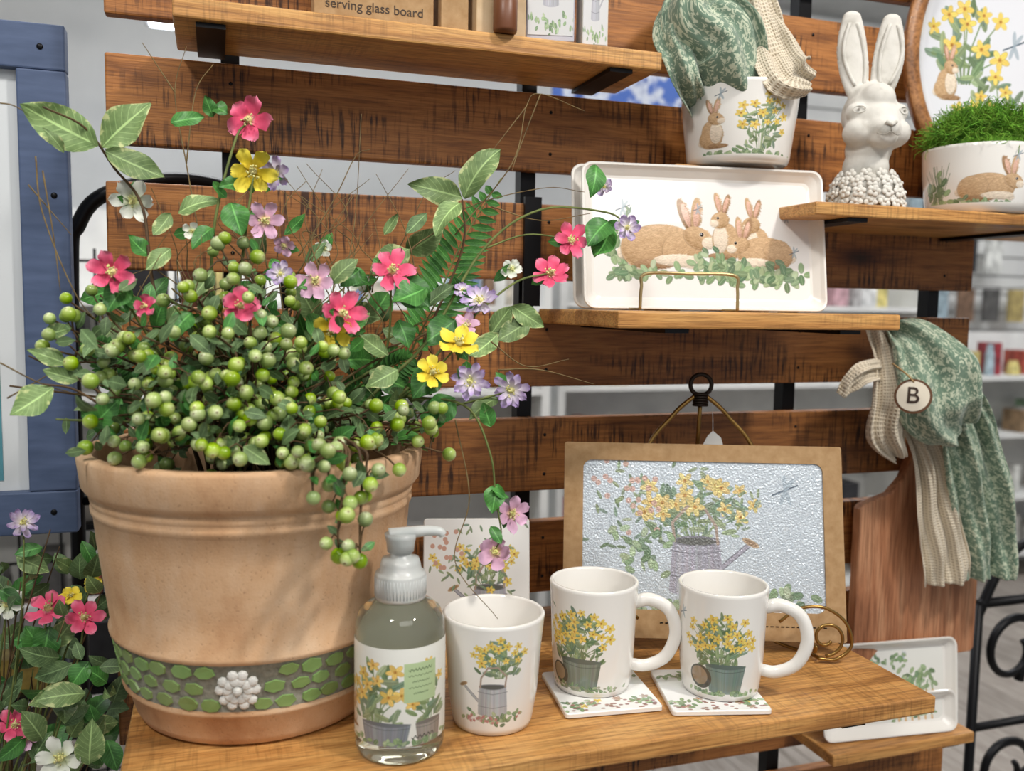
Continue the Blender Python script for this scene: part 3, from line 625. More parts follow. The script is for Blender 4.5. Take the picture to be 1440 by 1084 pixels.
for k in range(40): c.ell(x+random.gauss(0,90),425+random.gauss(0,7),8,4,0,jc((.6,.6,.5)),.8)
cm1=c
c=Cv(1200,460); x=590
bouquet(c,x+5,320,310,260,26,25); bucket(c,x+35,305,180,110,(.49,.56,.53)); c.ell(x-82,360,54,50,.5,(.35,.34,.31)); c.ell(x-88,357,41,39,.5,(.62,.54,.45)); dragonfly(c,x-190,110,50); greens(c,x+20,425,300,20,44,20)
cm2=c
mug(.362,.8087,-.3838,cm1); mug(.4845,.7637,-.3838,cm2)
c=Cv(1200,440); x=600; bouquet(c,x+25,200,220,165,16,22); can(c,x,275,165,-1,(.70,.71,.72)); greens(c,x+10,365,240,34,36,22)
for k in range(20): fl(c,x+random.uniform(-110,130),368+random.uniform(-14,14),8,(.78,.56,.58))
mug(.2445,.774,SZ+.0003,c,'ceramic_tumbler_cup',.048,.038,.1055,False)
def coaster2(X,Y,rz,seed):
    random.seed(seed); c=Cv(400,400,(.93,.93,.92))
    for i in range(4): greens(c,random.uniform(60,340),random.uniform(40,120),90,50,14,26)
    for i in range(6): fl(c,random.uniform(40,360),random.uniform(290,370),20,random.choice([YEL,(.80,.64,.6),(.74,.66,.6)]))
    greens(c,60,330,80,60,16,26); greens(c,330,330,80,60,16,26)
    for i in range(40): c.ell(random.uniform(15,385),random.uniform(310,390),9,6,0,jc((.6,.45,.42)),.9)
    g=group('ceramic_coaster',(X,Y,SZ+.0005),rz); im=IM('coaster_print',c,.2,.4)
    mb=MB(); rr=[(.094,0),(.098,.001),(.098,.0045),(.0965,.0056)]
    n=24
    for (w,z) in rr:
        p=rrect(w,w,.004,5); mb.add([(a,b,z) for a,b in p],[],0,[(a/.098+.5,b/.098+.5) for a,b in p])
    for i in range(3):
        for k in range(n): mb.f.append((i*n+k,i*n+(k+1)%n,(i+1)*n+(k+1)%n,(i+1)*n+k)); mb.m.append(0)
    mb.f.append(tuple(range(n-1,-1,-1))); mb.m.append(0); mb.f.append(tuple(3*n+k for k in range(n))); mb.m.append(1)
    mb.build('tile_body',[mWhite,im],g,False); return g
coaster2(.3645,.794,-.11,3); coaster2(.4705,.7625,-.25,5)
random.seed(21)
c=Cv(560,640,(.92,.92,.91)); bouquet(c,330,330,300,260,12,28); can(c,350,400,250,-1)
for i in range(60): lf(c,280+random.gauss(0,110),250+random.gauss(0,90),34,random.uniform(-pi,0))
for i in range(12): fl(c,300+random.gauss(0,120),190+random.gauss(0,70),24)
for i in range(16): c.ell(120+random.gauss(0,60),160+random.gauss(0,60),12,12,0,(.80,.62,.54)); 
greens(c,300,590,420,60,40,40)
tl=group('decorative_tile',(.276,.938,SZ+.001),math.radians(-14),-.20)
ringloft('tile_body',[(.120,.146,.004,.007,0,.0735),(.122,.148,.004,.006,0,.0735),(.122,.148,.004,.001,0,.0735),(.120,.146,.004,0,0,.0735)],[mWhite,IM('tile_print',c,.15,.4)],tl,(.122,.148),[0,0,0],capm=1,oz=.0735)
# ============================================================ SOAP DISPENSER
bt=group('foaming_soap_dispenser',(.1505,.7478,SZ+.0003),face(.1505,.7478)+.0)
mLiq=M('clear_plastic_with_soap',(250,252,236),.03,0,.93,.2,1.34)
pr=[(0,.004),(.030,.003),(.034,0),(.0375,.002),(.0392,.008),(.0392,.106),(.0385,.116),(.035,.125),(.028,.131),(.020,.1345),(.0175,.137),(0,.137)]
lathe('bottle_body',pr,[mLiq],bt,64)
random.seed(31)
c=Cv(1100,400,(.90,.90,.87)); x=550
AM=(.90,.76,.42)
bouquet(c,x-95,330,230,300,11,38,AM); bouquet(c,x+115,320,160,260,6,32,AM); bouquet(c,x-380,380,300,320,10,34,AM); bouquet(c,x+400,380,300,320,10,34,AM)
bucket(c,x-60,310,200,95,(.56,.58,.60)); bucket(c,x+120,310,120,95,(.60,.57,.54)); rabbit(c,x-235,290,120,1,True); greens(c,x,385,500,20,50,24)
c.poly([(x+15,60),(x+150,60),(x+150,220),(x+15,220)],(.70,.78,.60)); 
for k,(w,l) in enumerate([(96,6),(100,2),(70,2),(96,2),(60,2)]):
    yy=88+k*24; pts=[(x+82-w/2+j*w/22,yy+(6 if k==0 else 3)*math.sin(j*1.9)) for j in range(23)]; c.line(pts,2.6 if k==0 else 1.8,(.25,.34,.22),.9)
pts=[(x+45+j*5,365+7*math.sin(j*1.7)) for j in range(20)]; c.line(pts,3,(.15,.15,.15),.9)
lathe('paper_label',[(.0396,.018),(.0397,.0185),(.0397,.1025),(.0396,.103)],[IM('label_print',c,.35,.1)],bt,64,None,(.018,.103))
mCap=MN('frosted_white_plastic',[(.3,(226,232,230)),(.7,(238,240,238))],40,rough=.3,trans=.35)
pr=[(.0178,.134),(.0215,.135),(.0222,.137),(.0222,.156),(.0212,.158),(.0185,.159),(.0175,.165),(.0160,.170),(.0095,.172),(.0092,.186),(.0,.186)]
lathe('pump_collar',pr,[mCap],bt,48)
mb=MB()
for k in range(48):
    a=2*pi*k/48; tube(mb,[(.0221*math.cos(a),.0221*math.sin(a),.1385),(.0221*math.cos(a),.0221*math.sin(a),.1545)],.0005,n=4)
tube(mb,[(0,0,.176),(0,0,.184),(0,0,.187),(0,0,.1915)],.0115,.0140,24)
tube(mb,cat([V((-.010,0,.1905)),V((0,0,.1915)),V((.016,0,.1930)),V((.026,0,.1935)),V((.034,0,.1925)),V((.037,0,.1895))],5),.0058,.0036,12)
mb.build('pump_head',[mCap],bt)
# ============================================================ GLASS CUTTING BOARD IN CARDBOARD FRAME + EASEL
mKraft=MN('kraft_cardboard',[(.3,(158,124,84)),(.7,(180,148,108))],90,rough=.85,bst=.1)
random.seed(41)
c=Cv(1100,670,(.78,.82,.85))
for i in range(4200): c.ell(random.uniform(0,1100),random.uniform(0,670),random.uniform(2,8),random.uniform(1,3),random.uniform(0,3),random.choice([(.93,.94,.95),(.64,.69,.73),(.86,.89,.90),(.70,.74,.78)]),.5)
for i in range(80): lf(c,330+random.gauss(0,130),230+random.gauss(0,110),44,random.uniform(-pi,.3))
bouquet(c,520,360,520,320,12,44,(.90,.80,.50)); 
for i in range(26): lf(c,700+random.gauss(0,60),250+random.gauss(0,60),40,random.uniform(-pi,.3))
can(c,520,440,320,1,(.66,.65,.70))
for i in range(7): fl(c,520+random.gauss(0,150),110+abs(random.gauss(0,80)),44,(.90,.80,.50))
for i in range(30): c.ell(240+random.gauss(0,90),130+random.gauss(0,80),13,13,0,(.80,.64,.58),.9)
greens(c,280,400,160,140,24,44); greens(c,900,590,160,70,20,50); dragonfly(c,920,130,110); greens(c,500,645,600,40,60,40)
c.a=c.a*.88+np.array((.80,.83,.86))*.12
for i in range(2500): c.ell(random.uniform(0,1100),random.uniform(0,670),random.uniform(1,4),random.uniform(.8,1.6),random.uniform(0,3),(.93,.95,.96),.35)
gb=group('framed_glass_cutting_board',(.5225,.859,SZ+.016),math.radians(-20),-.235)
ringloft('cardboard_sleeve',[(.322,.222,.003,.0,0,.111),(.278,.170,.010,.0,0,.1165),(.278,.170,.010,.006,0,.1165),(.322,.222,.003,.006,0,.111)],[mKraft],gb,(.3,.2),close=True)
ringloft('painted_glass_board',[(.284,.176,.010,.0055,0,.1165),(.284,.176,.010,.0022,0,.1165)],[mWhite,IM('silver_glass_print',c,.22,.6,.3,.7,420,bd=.0018)],gb,(.284,.176),[0],capm=1,oz=.1165)
mb=MB()
for k in range(16): tube(mb,[(.045+k*.006,-.0003,.016),(.0485+k*.006,-.0003,.016)],.0006,n=4)
for k in range(9): tube(mb,[(-.05+k*.006,-.0003,.017),(-.0465+k*.006,-.0003,.0175)],.0008,n=4)
mb.build('sleeve_lettering',[mBlack],gb)
es=group('brass_plate_easel',(.5225,.859,SZ),math.radians(-20))
mb=MB()
arc=cat([V((-.075,.022,.012)),V((-.083,.040,.10)),V((-.066,.060,.215)),V((-.034,.069,.262)),V((-.010,.073,.284)),V((0,.073,.287)),V((.010,.073,.284)),V((.034,.069,.262)),V((.066,.060,.215)),V((.083,.040,.10)),V((.075,.022,.012))],8); tube(mb,arc,.0026,n=8)
lp=[V((math.sin(a)*.0125,.0735,.300-math.cos(a)*.0125)) for a in [2*pi*k/20 for k in range(21)]]; tube(mb,lp,.0026,n=8,mat=1)
for k in range(5):
    q=[V((math.cos(a)*.008,.0735+math.sin(a)*.004,.276+k*.0032)) for a in [2*pi*j/12 for j in range(13)]]; tube(mb,q,.0018,n=6,mat=1)
tube(mb,cat([V((0,.0735,.283)),V((0,.095,.15)),V((0,.13,.003))],6),.0026,n=8)
for s in(-1,1):
    X=s*.118
    tube(mb,cat([V((s*.075,.022,.012)),V((X,.010,.013)),V((X,-.020,.013)),V((X,-.026,.022))],6),.0022,n=8)
    sc=[]
    for k in range(30):
        t=k/29; a=-.5*pi+t*2.3*pi; r=.021*(1-t*.70); sc.append(V((X+s*(.012+math.cos(a)*r),-.022,.030+math.sin(a)*r)))
    tube(mb,sc,.0019,n=8)
    tube(mb,cat([V((X-s*.040,-.020,.046)),V((X-s*.02,-.022,.062)),V((X+s*.008,-.022,.064)),V((X+s*.032,-.022,.048)),V((X+s*.040,-.022,.022)),V((X+s*.024,-.022,.006)),V((X+s*.004,-.022,.006))],6),.0019,n=8)
    tube(mb,cat([V((X+s*.006,-.022,.006)),V((X,.0,.0035)),V((X-s*.02,.02,.0035)),V((s*.075,.022,.012))],5),.0020,n=8)
mb.build('wire_frame',[mBrass,M('dark_bronze',(48,40,34),.4,.8)],es)
tg_=group('paper_price_tag',P(1002,622,.925)); 
mb=MB(); mb.add([(-.016,0,-.012),(.016,0,-.014),(.010,0,.006),(0,0,.014),(-.006,0,.008)],[(0,1,2,3,4)],0); mb.add([(-.016,.0006,-.012),(.016,.0006,-.014),(.010,.0006,.006),(0,.0006,.014),(-.006,.0006,.008)],[(0,4,3,2,1)],0)
tube(mb,[(0,0,.011),(0,.006,.045)],.0004,n=4); mb.build('tag_card',[M('white_card',(228,228,224),.6)],tg_,False); tg_.rotation_euler=(0,0,-.3)
# ============================================================ RABBIT TRAYS
random.seed(51)
c=Cv(1000,570,(.92,.915,.90))
greens(c,150,340,120,120,24,40); c.line([(100,320),(130,230),(190,150)],3,(.55,.62,.5),.7)
for k in range(10): lf(c,110+k*8,300-k*14,34,random.uniform(-2.6,-.4))
rabbit(c,315,305,345,1); rabbit(c,600,245,225,-1,True); rabbit(c,740,262,225,-1,True); rabbit(c,775,325,250,-1)
greens(c,190,430,180,50,34,38); greens(c,620,415,360,80,95,42); greens(c,790,435,260,50,60,42); greens(c,560,380,100,70,20,34)
dragonfly(c,150,160,60); dragonfly(c,880,180,40); dragonfly(c,480,155,40); dragonfly(c,910,330,44)
imT=IM('rabbit_tray_print',c,.1,.5)
def tray(name,loc,rz,rx,w,h,im,oz):
    g=group(name,loc,rz,rx)
    ringloft('ceramic_dish',[(w-.030,h-.030,.010,.0165,0,oz),(w-.006,h-.006,.013,.004,0,oz),(w,h,.014,0,0,oz),(w-.0015,h-.0015,.0135,-.0015,0,oz),(w-.006,h-.006,.012,-.001,0,oz),(w-.012,h-.012,.011,.003,0,oz),(w-.026,h-.026,.009,.0095,0,oz),(w-.032,h-.032,.009,.0105,0,oz)],[mWhite,im],g,(w-.02,h-.01),[0]*7,capm=1,n=7,oz=oz)
    return g
t1=tray('serving_tray',(.5525,.925,-.0015),math.radians(-9),-.17,.303,.174,imT,.087)
t2=tray('serving_tray',(.5485,.946,-.0015),math.radians(-9),-.17,.303,.174,imT,.087)
ez=group('wire_tray_easel',(0,0,0)); mb=MB()
a=P(900,432,.900);d=P(1037,434,.880)
for q in(a,d): q.z=.0
h_=.038
pts=cat([V((a.x,a.y,-.001)),V((a.x+.001,a.y,h_*.6)),V((a.x+.006,a.y,h_)),V((lerp(a.x,d.x,.5),lerp(a.y,d.y,.5),h_+.001)),V((d.x-.006,d.y,h_)),V((d.x-.001,d.y,h_*.6)),V((d.x,d.y,-.001))],8)
tube(mb,pts,.0019,n=8)
for q in(a,d): tube(mb,[V((q.x,q.y,-.0012)),V((q.x+.012,q.y+.08,-.0012)),V((q.x+.014,q.y+.085,.01))],.0014,n=6)
mb.build('wire',[M('champagne_wire',(176,156,112),.35,.7)],ez)
# ============================================================ UPPER POT + TEA TOWELS
rs=group('wooden_display_riser',(.603,1.005,-.003)); mb=MB()
box(mb,-.07,.07,-.026,.05,.165,.178); box(mb,-.07,-.058,-.026,.05,0,.165); box(mb,.058,.07,-.026,.05,0,.165); o=mb.build('riser_boards',[mShelf],rs,False); bevel(o,.001)
random.seed(61)
c=Cv(1200,330); x=600; rabbit(c,x-95,190,160,1,True); bouquet(c,x+80,290,180,250,15,20); greens(c,x+60,300,240,26,40,20); greens(c,x-60,305,120,20,20,18); dragonfly(c,x-60,60,40)
Z=.1755
pg=group('painted_ceramic_planter',(.6216,.985,Z),face(.62,.985))
pr=[(0,.001),(.055,.0),(.060,.002),(.0625,.008),(.069,.06),(.0722,.090),(.0728,.0925),(.0715,.094),(.0695,.093),(.066,.06),(.057,.01),(0,.01)]
lathe('glazed_body',pr,[IM('planter_print',c,.12,.4),mWhite],pg,64,[1,1,1,0,0,0,1,1,1,1,1],(0,.094))
def FAB():
    m,nt,b=newm('sage_floral_fabric'); setb(b,.9,sheen=.3)
    v=coords(nt,'UV',(1,1,1)); n1=noise(nt,v,190,2,.5,1.6); vo=nt.nodes.new('ShaderNodeTexVoronoi'); vo.inputs['Scale'].default_value=140; nt.links.new(v,vo.inputs['Vector'])
    ad=nt.nodes.new('ShaderNodeMath'); ad.operation='SUBTRACT'; nt.links.new(n1,ad.inputs[0]); ml=nt.nodes.new('ShaderNodeMath'); ml.operation='MULTIPLY'; ml.inputs[1].default_value=.28; nt.links.new(vo.outputs['Distance'],ml.inputs[0]); nt.links.new(ml.outputs[0],ad.inputs[1])
    r=ramp(nt,[(.0,(98,122,104)),(.38,(110,134,114)),(.41,(188,196,172)),(1,(198,204,180))]); nt.links.new(ad.outputs[0],r.inputs[0]); nt.links.new(r.outputs[0],b.inputs['Base Color']); bump(nt,b,noise(nt,v,900,2),.2,.0006); return m
def WAF():
    m,nt,b=newm('cream_waffle_fabric'); setb(b,.95,sheen=.3); v=coords(nt,'UV',(1,1,1))
    w1=nt.nodes.new('ShaderNodeTexWave'); w1.inputs['Scale'].default_value=75; w1.bands_direction='X'; nt.links.new(v,w1.inputs['Vector'])
    w2=nt.nodes.new('ShaderNodeTexWave'); w2.inputs['Scale'].default_value=75; w2.bands_direction='Y'; nt.links.new(v,w2.inputs['Vector'])
    mx=nt.nodes.new('ShaderNodeMath'); mx.operation='MAXIMUM'; nt.links.new(w1.outputs['Fac'],mx.inputs[0]); nt.links.new(w2.outputs['Fac'],mx.inputs[1])
    r=ramp(nt,[(.2,(186,170,144)),(.8,(224,212,190))]); nt.links.new(mx.outputs[0],r.inputs[0]); nt.links.new(r.outputs[0],b.inputs['Base Color']); bump(nt,b,mx.outputs[0],.7,.002); return m
mFab=FAB(); mWaf=WAF()
def cloth(name,pts,ws,parent,mat,amp=.008,nf=3,nrm=(-.3,-1,0),seed=0,side=None,nu=40,th=.0015,wrap=0):
    """draped strip following pts, width ws, folds across width"""
    rd=random.Random(seed); ctr=cat(pts,8); N=len(ctr); mb=MB(); nrm=V(nrm).normalized(); Ls=0
    ph=[rd.uniform(0,6) for _ in range(4)]; vs=[];uv=[]
    for i,p in enumerate(ctr):
        t=i/(N-1); k=t*(len(ws)-1); j=min(int(k),len(ws)-2); w=lerp(ws[j],ws[j+1],k-j)
        if i: Ls+=(p-ctr[i-1]).length
        tan=(ctr[min(i+1,N-1)]-ctr[max(i-1,0)]).normalized(); sd=V(side) if side else tan.cross(nrm)
        sd.normalize(); nn=sd.cross(tan).normalized()
        if nn.dot(nrm)<0: nn=-nn
        for q in range(nu+1):
            s=2*q/nu-1
            a=amp*(math.sin(s*nf*pi+ph[0]+t*2.2)+.5*math.sin(s*nf*2.3*pi+ph[1]-t*3)+.35*math.sin(t*17+s*4+ph[3]))
            if wrap: 
                th_=s*wrap; x=math.sin(th_)*w/ max(.3,math.sin(min(wrap,1.57))); zz=math.cos(th_)*w*.8
            else: x=s*w*(1+.08*math.sin(t*7+ph[2])); zz=0
            vs.append(p+sd*x+nn*(a+zz)); uv.append((s*max(ws)*1.6,Ls))
    fs=[(i*(nu+1)+q,i*(nu+1)+q+1,(i+1)*(nu+1)+q+1,(i+1)*(nu+1)+q) for i in range(N-1) for q in range(nu)]
    mb.add(vs,fs,0,uv); o=mb.build(name,[mat],parent); md=o.modifiers.new('s','SOLIDIFY'); md.thickness=th; md.offset=0
    sb=o.modifiers.new('ss','SUBSURF'); sb.levels=1; sb.render_levels=1; return o
tw=group('folded_tea_towel',(0,0,0))
cloth('green_floral_cloth',[P(1035,150,.985),P(1025,110,.965),P(1010,60,.955),P(975,30,.96),P(985,-10,.985),P(1010,-30,1.0)],[.030,.046,.050,.040,.030,.02],tw,mFab,.008,2,seed=3,wrap=1.5)
cloth('green_floral_fold',[P(985,150,.985),P(975,112,.945),P(962,70,.945),P(950,45,.96),P(975,15,.975),P(1030,5,.98)],[.018,.022,.028,.028,.030,.02],tw,mFab,.006,1.5,seed=8)
cloth('green_floral_flap',[P(1075,150,.98),P(1068,100,.955),P(1050,50,.955),P(1020,12,.965),P(1000,5,.97)],[.016,.022,.026,.026,.02],tw,mFab,.006,1.5,seed=9)
cloth('cream_waffle_cloth',[P(1090,140,.985),P(1082,90,.955),P(1066,30,.96),P(1048,-30,.98)],[.018,.024,.026,.024],tw,mWaf,.006,2,seed=4,wrap=1.4)
cloth('cream_waffle_tail',[P(1062,0,.955),P(1085,60,.935),P(1110,104,.905),P(1142,118,.90)],[.020,.026,.032,.014],tw,mWaf,.005,1.5,seed=5)
# ============================================================ BUNNY BUST
mStone=MN('weathered_white_resin',[(.25,(168,164,154)),(.45,(210,207,199)),(.8,(230,228,222))],30,rough=.9,bst=.6,bd=.003)
bx,by=.772,.930
bb=group('rabbit_bust_statue',(bx,by,.1252),face(bx,by)+.42); k=1/1126
mb=MB()
def bl(x,y,z,rx,ry,rz,ax=None,seg=24,rings=14): sphere(mb,(x*k,y*k,z*k),1,0,ax,seg,rings,(rx*k,ry*k,rz*k))
bl(0,0,14,50,50,17); bl(0,0,32,44,44,16); bl(0,4,58,31,33,34); bl(2,2,84,31,33,30)
bl(4,8,134,37,44,38); bl(4,-6,118,38,40,34); bl(4,-28,106,27,26,22); bl(4,-44,104,17,16,14); bl(4,-36,93,19,18,12)
bl(-20,-16,104,22,26,20); bl(28,-16,104,22,26,20); bl(4,-14,150,24,24,22); bl(4,10,156,28,32,22)
bl(-25,-14,132,14,16,13); bl(33,-14,132,14,16,13)
for s,(x0,z0,x1,z1) in ((0,(-14,160,-27,268)),(1,(20,162,30,266))):
    for i in range(17):
        t=i/16; w=10+14*math.sin(pi*min(1,t*.86+.08))**.8; bl(lerp(x0,x1,t)+(-3 if s==0 else 3)*math.sin(pi*t),10,lerp(z0,z1,t)-2,w,7.5,9,seg=14,rings=8)
o=mb.build('rabbit_head_and_bust',[mStone],bb); rm=o.modifiers.new('r','REMESH'); rm.mode='VOXEL'; rm.voxel_size=.0019; rm.use_smooth_shade=True
sm=o.modifiers.new('s','SMOOTH'); sm.iterations=7; sm.factor=.6
mb=MB()
for s,(x0,z0,x1,z1) in ((0,(-15,172,-27,256)),(1,(21,174,30,256))):
    for sd in(-1,1):
        seq=[V(((lerp(x0,x1,t)+(-3 if s==0 else 3)*math.sin(pi*t)+sd*(3+12*math.sin(pi*min(1,t*.86+.08))))*k,(3.5)*k,lerp(z0,z1,t)*k)) for t in [i/14 for i in range(15)]]
        tube(mb,seq,.0024,.0026,8)
for (ex,ey,ez_,sd) in ((-27,-27,133,-1),(35,-27,133,1)):
    sphere(mb,(ex*k,ey*k+.0018,ez_*k),.0056,0,None,14,8,(.8,.7,.7))
    ring=[V(((ex+math.cos(a)*7.0)*k,(ey-2.0+sd*math.cos(a)*4)*k,(ez_+math.sin(a)*4.6)*k)) for a in [2*pi*j/20 for j in range(21)]]; tube(mb,ring,.0009,n=6)
tube(mb,[V((-3*k,-59*k,111*k)),V((4*k,-62*k,107*k)),V((11*k,-59*k,111*k))],.0026,.0022,8)
o=mb.build('carved_face_details',[mStone],bb); 
mb=MB(); dk=M('carved_crease',(150,146,138),.9)  # darker grey paints in crease shade at pupils, nose and mouth
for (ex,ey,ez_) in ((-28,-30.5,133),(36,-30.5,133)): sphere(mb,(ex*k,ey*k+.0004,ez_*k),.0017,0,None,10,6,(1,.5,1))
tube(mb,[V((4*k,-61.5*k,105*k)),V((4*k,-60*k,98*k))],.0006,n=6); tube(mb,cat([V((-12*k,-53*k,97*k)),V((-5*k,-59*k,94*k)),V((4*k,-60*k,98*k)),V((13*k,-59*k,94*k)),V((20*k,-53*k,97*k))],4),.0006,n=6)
mb.build('painted_crease_shade',[dk],bb)
mb=MB(); random.seed(5)
for row,(rr,zz,n) in enumerate(((50,8,17),(49,22,16),(44,36,14),(38,46,11))):
    for j in range(n):
        a=2*pi*(j+.5*(row%2))/n; c0=V((math.cos(a)*rr*k,math.sin(a)*rr*k,zz*k)); nr=V((math.cos(a),math.sin(a),.35)).normalized(); A=nr.orthogonal().normalized(); Bv=nr.cross(A)
        for q in range(5):
            an=q*2*pi/5+j; sphere(mb,c0+(A*math.cos(an)+Bv*math.sin(an))*.0048,.0038,0,nr,8,5,(1,1,.55))
        sphere(mb,c0+nr*.0018,.0026,0,None,8,5)
mb.build('flower_garland_base',[mStone],bb)
# ============================================================ MOSS BOWL
random.seed(71)
c=Cv(1200,260); x=600; greens(c,x-150,170,90,110,30,30)
for i in range(14): c.line([(x-140,230),(x-150+random.gauss(0,25),60+random.uniform(0,60))],2.5,(.45,.52,.42),.8)
rabbit(c,x+25,160,190,1); greens(c,x-50,228,140,26,40,22); greens(c,x+90,232,150,20,30,22); dragonfly(c,x+120,50,36); bouquet(c,x+210,220,90,120,6,10,(.6,.6,.45))
mbx,mby=.947,.925
mg=group('painted_ceramic_bowl',(mbx,mby,.1255),face(mbx,mby))
pr=[(0,.001),(.053,.0),(.060,.003),(.064,.012),(.0685,.05),(.0702,.080),(.0705,.0835),(.0692,.085),(.0670,.0835),(.064,.05),(0,.045)]
lathe('glazed_body',pr,[IM('bowl_print',c,.12,.4),mWhite],mg,64,[1,1,1,0,0,0]+[1]*4,(0,.085))
mMoss=MN('green_curly_moss',[(.3,(70,122,28)),(.7,(128,176,52))],60,rough=.8,rand=.35)
mo=group('curly_moss',(mbx,mby,.1255)); mb=MB()
sphere(mb,(0,0,.080),1,0,None,24,12,(.058,.058,.044))
for i in range(2500):
    a=random.random()*6.28; q=math.sqrt(random.random()); d=V((math.cos(a)*q*.060,math.sin(a)*q*.060,.086+.040*math.sqrt(max(0,1-q*q))))
    p=d; v_=rv(.8)+V((d.x*7,d.y*7,.3)); v_.normalize(); pts=[p]
    for j in range(5):
        v_=(v_+rv(.85)+V((0,0,-.05))).normalized(); p=p+v_*.0062; pts.append(p)
    tube(mb,pts,.0006,.0004,3,0,False)
mb.build('moss_strands',[mMoss],mo)
# ============================================================ BIG WOODEN BOWL (upright)
random.seed(81)
c=Cv(900,900,(.87,.88,.90)); 
bouquet(c,200,520,240,260,9,36); bouquet(c,330,700,300,260,8,30); rabbit(c,140,500,130,1,True); dragonfly(c,360,400,70); greens(c,420,760,420,90,80,50); rabbit(c,450,640,260,1); dragonfly(c,600,300,80); bouquet(c,620,640,200,260,10,30)
for i in range(22): c.line([(300+i*8,250),(260+i*9+random.uniform(-20,20),120+random.uniform(-40,40))],3,(.6,.62,.66),.6)
mBowl=WOOD('acacia_bowl_wood',[(.25,(96,60,32)),(.45,(156,106,62)),(.6,(178,126,78)),(.8,(116,74,40))],.0,.4,.3,(10,10,10))
bwx,bwy=1.128,.992
BR=-.20
bw=group('wooden_serving_bowl',(bwx,bwy,.1265),BR,-.02)
im=IM('enamel_bowl_print',c,.12,.4,ext='EXTEND')
def vring(name,prof,mats,parent,midx,cz,Rv,seg=96):
    mb=MB(); vs=[];uv=[]
    for r,y in prof:
        for q in range(seg): a=2*pi*q/seg; vs.append((math.cos(a)*r,y,cz+math.sin(a)*r)); uv.append((.5+.5*math.cos(a)*r/Rv,.5+.5*math.sin(a)*r/Rv))
    mb.add(vs,[],0,uv)
    for i in range(len(prof)-1):
        for q in range(seg): mb.f.append((i*seg+q,i*seg+(q+1)%seg,(i+1)*seg+(q+1)%seg,(i+1)*seg+q)); mb.m.append(midx[i])
    mb.f.append(tuple((len(prof)-1)*seg+q for q in range(seg))); mb.m.append(midx[-1]); mb.f.append(tuple(range(seg))); mb.m.append(0)
    return mb.build(name,mats,parent,True,recalc=True)
vring('turned_bowl',[(.11,.030),(.16,.026),(.205,.012),(.226,-.010),(.231,-.026),(.229,-.029),(.214,-.029),(.210,-.026),(.208,-.024),(.201,-.010),(.18,.002),(.12,.010),(.05,.012)],[mBowl,im],bw,[0]*8+[1]*4,.231,.214)
st=group('plate_stand',(bwx,bwy,.1255),BR); mb=MB()
for s in(-1,1): 
    box(mb,s*.10-.006,s*.10+.006,-.055,.035,.0,.008); box(mb,s*.10-.006,s*.10+.006,-.055,-.047,.0,.040)
mb.build('stand_rails',[mBlack],st,False)
# ============================================================ TOP SHELF BOXES
def cbox(name,x0,x1,y0,y1,h,mats,rz=0,win=True):
    g=group(name,((x0+x1)/2,(y0+y1)/2,.2903),rz); mb=MB(); w=(x1-x0)/2; d=(y1-y0)/2; box(mb,-w,w,-d,d,0,h,0)
    o=mb.build('carton',[mats[0]],g,False); bevel(o,.001)
    return g
random.seed(91)
c=Cv(300,400,(.80,.80,.80)); can(c,150,240,140); bouquet(c,150,150,160,120,8,16); greens(c,150,360,220,50,40,20)
def panel(g,w,h,y,z0,im):
    mb=MB(); mb.add([(-w/2,y,z0),(w/2,y,z0),(w/2,y,z0+h),(-w/2,y,z0+h)],[(0,1,2,3)],0,[(0,0),(1,0),(1,1),(0,1)]); return mb.build('printed_panel',[im],g,False)
imC=IM('carton_print',c,.4,.1)
mLav=MN('grey_lavender_card',[(.3,(168,166,176)),(.7,(190,188,196))],30,rough=.5)
g=cbox('glass_board_carton',.10,.225,.955,.985,.20,(mKraft,mKraft),0,False)
tx=bpy.data.curves.new('carton_lettering','FONT'); tx.body='serving glass board'; tx.size=.0135; tx.align_x='CENTER'; tx.extrude=.0002; to=bpy.data.objects.new('carton_lettering',tx); COL.objects.link(to); to.parent=g; to.location=(0,-.0153,.012); to.rotation_euler=(pi/2,0,0); tx.materials.append(M('dark_ink',(60,44,30),.6))
g=cbox('soap_gift_carton',.232,.262,.950,.985,.15,(mKraft,mKraft),0,False)
g=cbox('candle_carton',.268,.325,.945,.99,.14,(MN('pale_wood_card',[(.3,(190,162,124)),(.7,(208,182,146))],40,rough=.6),mKraft),.05,False)
lathe('candle_jar',[(0,0),(.012,0),(.013,.003),(.013,.06),(0,.06)],[M('brown_ceramic',(110,66,40),.4)],g,24).location=(0,-.034,0)
g=cbox('lotion_carton',.332,.385,.942,.985,.14,(mLav,mKraft),-.25,False); panel(g,.050,.13,-.0222,.006,imC)
g=cbox('lotion_carton',.338,.395,.992,1.035,.14,(mLav,mKraft),.05,False)
g=cbox('notepad_carton',.398,.428,.950,.985,.12,(M('cream_card',(222,216,200),.6),mKraft),-.2,False); panel(g,.028,.11,-.0182,.004,imC)
